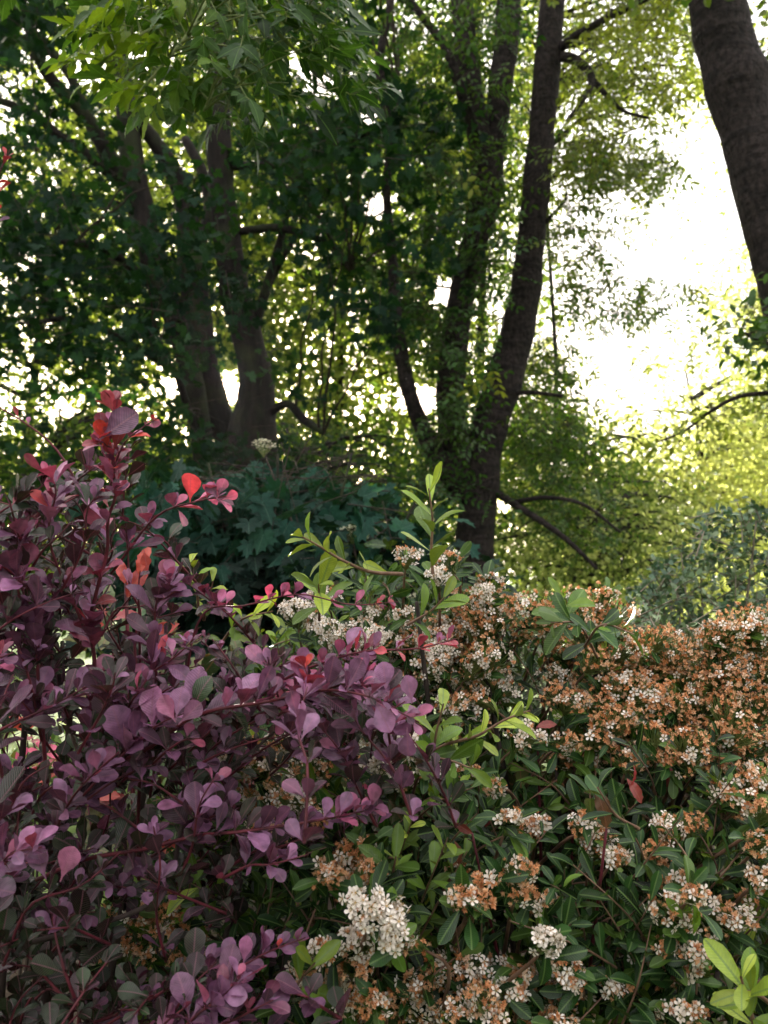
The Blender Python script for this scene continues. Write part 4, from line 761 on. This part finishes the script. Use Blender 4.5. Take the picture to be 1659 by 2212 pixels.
# ------------------------------------------------------------------ purple barberry
def barberry():
    base = P(80, 2500, .95); base[2] = .06; o = thing('barberry_bush', 'purple leaved barberry bush with red shoot tips filling the left', 'bush', base); lv = Leaves(); tw = Acc()
    def shoot(pts, t0, t1, leaf=.034, step=.0165, start=.1, per=(4, 7), r=.0026, red=True, named=False):
        p = np.array(pts); Ln = np.linalg.norm(np.diff(p, axis=0), axis=1).sum(); r = r * .68; nq = max(4, int(Ln / .045)); p = smooth_path(p, nq); p[1:-1] += rng.normal(0, .0045, (nq - 2, 3)); sp = smooth_path(p, max(12, int(Ln / .012))); m = len(sp)
        if named: a = Acc(); a.tube(sp, np.linspace(r, r * .35, m), 7, cap=False); a.build('branch', M['barb_stem'] if red else M['barb_wood'], o)
        else: tw.tube(sp, np.linspace(r, r * .35, m), 5, cap=False)
        tan = nrmz(np.gradient(sp, axis=0)); s = start * Ln
        while s <= Ln:
            u = s / Ln; i = min(int(u * (m - 1)), m - 1); k = int(rng.integers(*per)); ta = tan[i]; a = nrmz(np.cross(ta, rdir(1)[0])); b = np.cross(ta, a); ph = rng.random() * 6 + np.arange(k) * 6.28 / k + rng.normal(0, .3, k)
            rad = a * np.cos(ph)[:, None] + b * np.sin(ph)[:, None]; d = rad * .8 + ta * (.35 + .3 * u); d[:, 2] += .45; d = nrmz(d); nn = np.tile([0, -.25, 1.], (k, 1)) - rad * .4 + rng.normal(0, .42, (k, 3)) - F * .25
            sz = leaf * np.clip(rng.lognormal(-.36, .33, k), .28, 1.2) * (1.1 - .45 * u ** 4); tn = t0 + (t1 - t0) * u ** 1.5 + rng.normal(0, .06, k)
            lv.add(np.repeat(sp[i][None], k, 0), d, nn, sz, rng.uniform(.75, 1.2, k), rng.normal(.2, .5, k), np.clip(tn + rng.normal(0, .07, k), 0, 1)); s += step * rng.uniform(.45, 1.75)
            if rng.random() < .25:
                th = rad[0]; tw.tube([sp[i], sp[i] + th * .012], [.0007, .0001], 3, cap=False)
    q = lambda *a: [P(*v) for v in a]
    shoot(q((150, 2300, 1.0), (170, 1900, .95), (195, 1500, .9), (225, 1200, .88), (240, 1000, .86), (240, 862, .85)), .5, .92, .037, start=.35, named=True, r=.005)
    shoot(q((215, 1150, .88), (170, 1020, .88), (80, 940, .88), (0, 890, .88), (-60, 865, .88)), .7, .95, .018, .03, .3, (1, 4), .0024, named=True)
    shoot(q((235, 1060, .87), (285, 950, .86), (338, 905, .85)), .75, .95, .02, .02, .2, (2, 5), .002, named=True)
    shoot(q((240, 1240, .88), (330, 1120, .85), (420, 1092, .83), (500, 1070, .82)), .55, .72, .034, .024, .15, named=True)
    shoot(q((300, 1900, .95), (300, 1500, .9), (285, 1300, .88), (272, 1130, .86)), .4, .7, .03, .035, .3, (2, 5), .0036, named=True)
    shoot(q((120, 2000, .9), (90, 1500, .86), (60, 1250, .84), (20, 1080, .82)), .45, .7, .036, start=.3, named=True, r=.004)
    shoot(q((90, 1600, .86), (20, 1350, .84), (-60, 1180, .82)), .5, .65, .036, named=True)
    shoot(q((180, 1350, .87), (120, 1180, .85), (110, 1060, .84), (90, 1010, .84)), .55, .75, .034)
    shoot(q((330, 1650, .9), (335, 1400, .86), (350, 1300, .84), (372, 1235, .83)), .45, .6, .034, start=.3, named=True)
    shoot(q((400, 1500, .92), (430, 1340, .9), (520, 1300, .9), (700, 1292, .9), (860, 1300, .9)), .5, .8, .024, .02, .35, (3, 6), .0024, named=True)
    shoot(q((430, 1560, .9), (640, 1450, .86), (800, 1415, .85), (985, 1380, .85)), .5, .85, .03, .019, .15, (3, 6), .003, named=True)
    shoot(q((200, 1650, .85), (400, 1560, .8), (640, 1480, .78), (800, 1500, .76), (905, 1560, .75)), .45, .55, .038, .018, .15, named=True, r=.0034)
    shoot(q((600, 1545, .8), (650, 1500, .78), (655, 1430, .77)), .6, .88, .03)
    shoot(q((150, 1750, .82), (300, 1600, .8), (400, 1540, .78)), .45, .5, .04)
    shoot(q((80, 1900, .85), (300, 1820, .8), (520, 1800, .78), (700, 1775, .78), (820, 1745, .78)), .3, .72, .034, .019, .2, named=True, r=.0036)
    shoot(q((0, 2050, .8), (300, 1950, .8), (440, 1690, .82), (560, 1600, .84), (640, 1560, .85)), .1, .4, .026, .08, .2, (1, 3), .0045, red=False, named=True)
    shoot(q((100, 2300, .8), (350, 2150, .75), (500, 2080, .75), (660, 2025, .75)), .3, .6, .03, .022, .3, named=True)
    shoot(q((250, 2400, .75), (400, 2230, .7), (480, 2150, .7), (520, 2110, .7)), .45, .62, .036, named=True)
    shoot(q((420, 2350, .72), (500, 2230, .7), (590, 2160, .7)), .5, .66, .036)
    shoot(q((-80, 1950, .75), (0, 1880, .72), (90, 1830, .7)), .5, .68, .036)
    shoot(q((-60, 1800, .75), (40, 1720, .73), (110, 1650, .72)), .4, .6, .032)
    shoot(q((250, 1560, .85), (330, 1440, .83), (420, 1380, .82)), .45, .55, .036)
    shoot(q((-80, 560, .8), (-20, 440, .79), (22, 322, .78)), .85, .98, .022, .014, .3, (2, 4), .0026, named=True)
    for x, y, ang, s, tn, dd in ((-8, 480, 20, 30, .62, .78), (880, 1570, -90, 66, .6, .74), (130, 1905, 70, 78, .62, .7), (100, 1900, 110, 74, .62, .7), (350, 1990, 175, 100, .45, .72), (310, 1185, -80, 38, .97, .84), (215, 950, 38, 100, .6, .83), (380, 1555, 80, 70, .58, .76), (380, 1560, 120, 66, .58, .76), (385, 1565, 45, 66, .55, .76), (890, 1520, 100, 62, .55, .74), (835, 1500, 95, 70, .55, .75), (470, 1075, 70, 44, .66, .81), (470, 1078, 120, 42, .68, .81), (480, 1080, 25, 36, .66, .81)):
        dv = math.cos(math.radians(ang)) * R + math.sin(math.radians(ang)) * U; p = P(x, y, dd); lv.add(p[None], dv[None], (-F + .25 * U + rng.normal(0, .15, 3))[None], s * dd / FPX, 1.2, .15, tn)
    B = [(-60, 1060), (60, 1040), (170, 980), (230, 900), (300, 980), (330, 1110), (400, 1230), (420, 1360), (560, 1400), (760, 1420), (900, 1530), (880, 1600), (700, 1620), (560, 1610), (470, 1680), (600, 1740), (740, 1780), (690, 1850), (520, 1880), (300, 1900), (240, 1990), (-60, 2020)]
    n = 165; x, y = sample_poly(B, n)
    for i in range(n):
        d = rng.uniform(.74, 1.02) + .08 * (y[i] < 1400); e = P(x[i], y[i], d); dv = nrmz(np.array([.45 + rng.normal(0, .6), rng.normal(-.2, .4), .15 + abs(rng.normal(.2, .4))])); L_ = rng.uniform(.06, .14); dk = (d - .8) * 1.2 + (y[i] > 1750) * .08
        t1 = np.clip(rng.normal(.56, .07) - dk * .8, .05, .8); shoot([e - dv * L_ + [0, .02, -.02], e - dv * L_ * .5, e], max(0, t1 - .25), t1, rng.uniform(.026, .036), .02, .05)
    for poly, n in (([(-60, 1950), (220, 1960), (260, 2080), (420, 2080), (640, 2030), (640, 2420), (-60, 2420)], 75),):
        x, y = sample_poly(poly, n)
        for i in range(n):
            d = rng.uniform(.7, .95); e = P(x[i], y[i], d); dv = nrmz(np.array([.4 + rng.normal(0, .6), rng.normal(-.2, .4), .12 + abs(rng.normal(.2, .4))])); L_ = rng.uniform(.06, .13); t1 = .5 + rng.normal(0, .07) if (x[i] > 300 and rng.random() < .8) else rng.uniform(.05, .4)
            shoot([e - dv * L_ + [0, .02, -.02], e - dv * L_ * .5, e], max(0, t1 - .3), t1, rng.uniform(.026, .034), .022, .05)
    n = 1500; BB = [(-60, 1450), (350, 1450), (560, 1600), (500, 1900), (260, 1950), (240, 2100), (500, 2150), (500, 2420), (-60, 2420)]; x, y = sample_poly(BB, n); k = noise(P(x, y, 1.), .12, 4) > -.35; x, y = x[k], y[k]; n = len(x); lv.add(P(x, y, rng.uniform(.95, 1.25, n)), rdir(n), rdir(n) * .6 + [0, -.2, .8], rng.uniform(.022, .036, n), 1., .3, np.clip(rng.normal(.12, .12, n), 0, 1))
    for x, y, d in ((60, 1500, .95), (160, 1450, .98), (120, 1800, .92), (330, 1600, .98), (520, 1900, .95), (-40, 1600, .9)):
        t = P(x, y, d); a = Acc(); a.tube(smooth_path([base, base * .75 + t * .25 + [0, 0, .25], base * .35 + t * .65 + rng.normal(0, .03, 3), t], 22), np.linspace(.012, .0035, 22), 8, lump=.06); a.build('stem', M['barb_wood'], o)
    tw.build('twigs', M['barb_stem'], o, 'stuff')
    def gaps(p):
        x, y, d = proj(p); g = noise(np.c_[x, y, d * 0], 120, 8); k = (g > -.7) | (rng.random(len(x)) < .3) | (x > 430)
        for hx, hy, a, b in ((30, 1600, 48, 40), (20, 1500, 34, 22), (75, 1650, 46, 50), (270, 1330, 44, 60), (310, 1290, 30, 26), (335, 1840, 24, 18), (300, 1990, 80, 36), (230, 1735, 50, 30), (560, 1600, 60, 26)): k &= (((x - hx) / a) ** 2 + ((y - hy) / b) ** 2 > 1) | (rng.random(len(x)) < .12)
        return k
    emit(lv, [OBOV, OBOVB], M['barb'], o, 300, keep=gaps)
barberry()
def haze():  # thin volume added so the air glows round the low sun
    v = [(sx * 1050, 25 + sy * 1050, z) for z in (-1.3, 26) for sy in (-1, 1) for sx in (-1, 1)]; t = T(v, [(0, 2, 3, 1), (4, 5, 7, 6), (0, 1, 5, 4), (2, 6, 7, 3), (0, 4, 6, 2), (1, 3, 7, 5)])
    m, N, L = mat_new('haze'); ou = N.new('ShaderNodeOutputMaterial'); vo = N.new('ShaderNodeVolumePrincipled'); vo.inputs['Color'].default_value = (1, 1, 1, 1); vo.inputs['Density'].default_value = .00022; vo.inputs['Anisotropy'].default_value = .75; L.new(vo.outputs[0], ou.inputs['Volume'])
    a = Acc(); a.inst(t, t.v[None], np.zeros(1), np.zeros(1)); setp(a.build('haze', m, smooth=False), 'thin haze added between the trees to glow round the low sun', 'haze', None, 'stuff')
haze()
print('objects', len(bpy.data.objects), 'tris', sum(len(m.loops) - 2 * len(m.polygons) for m in bpy.data.meshes))
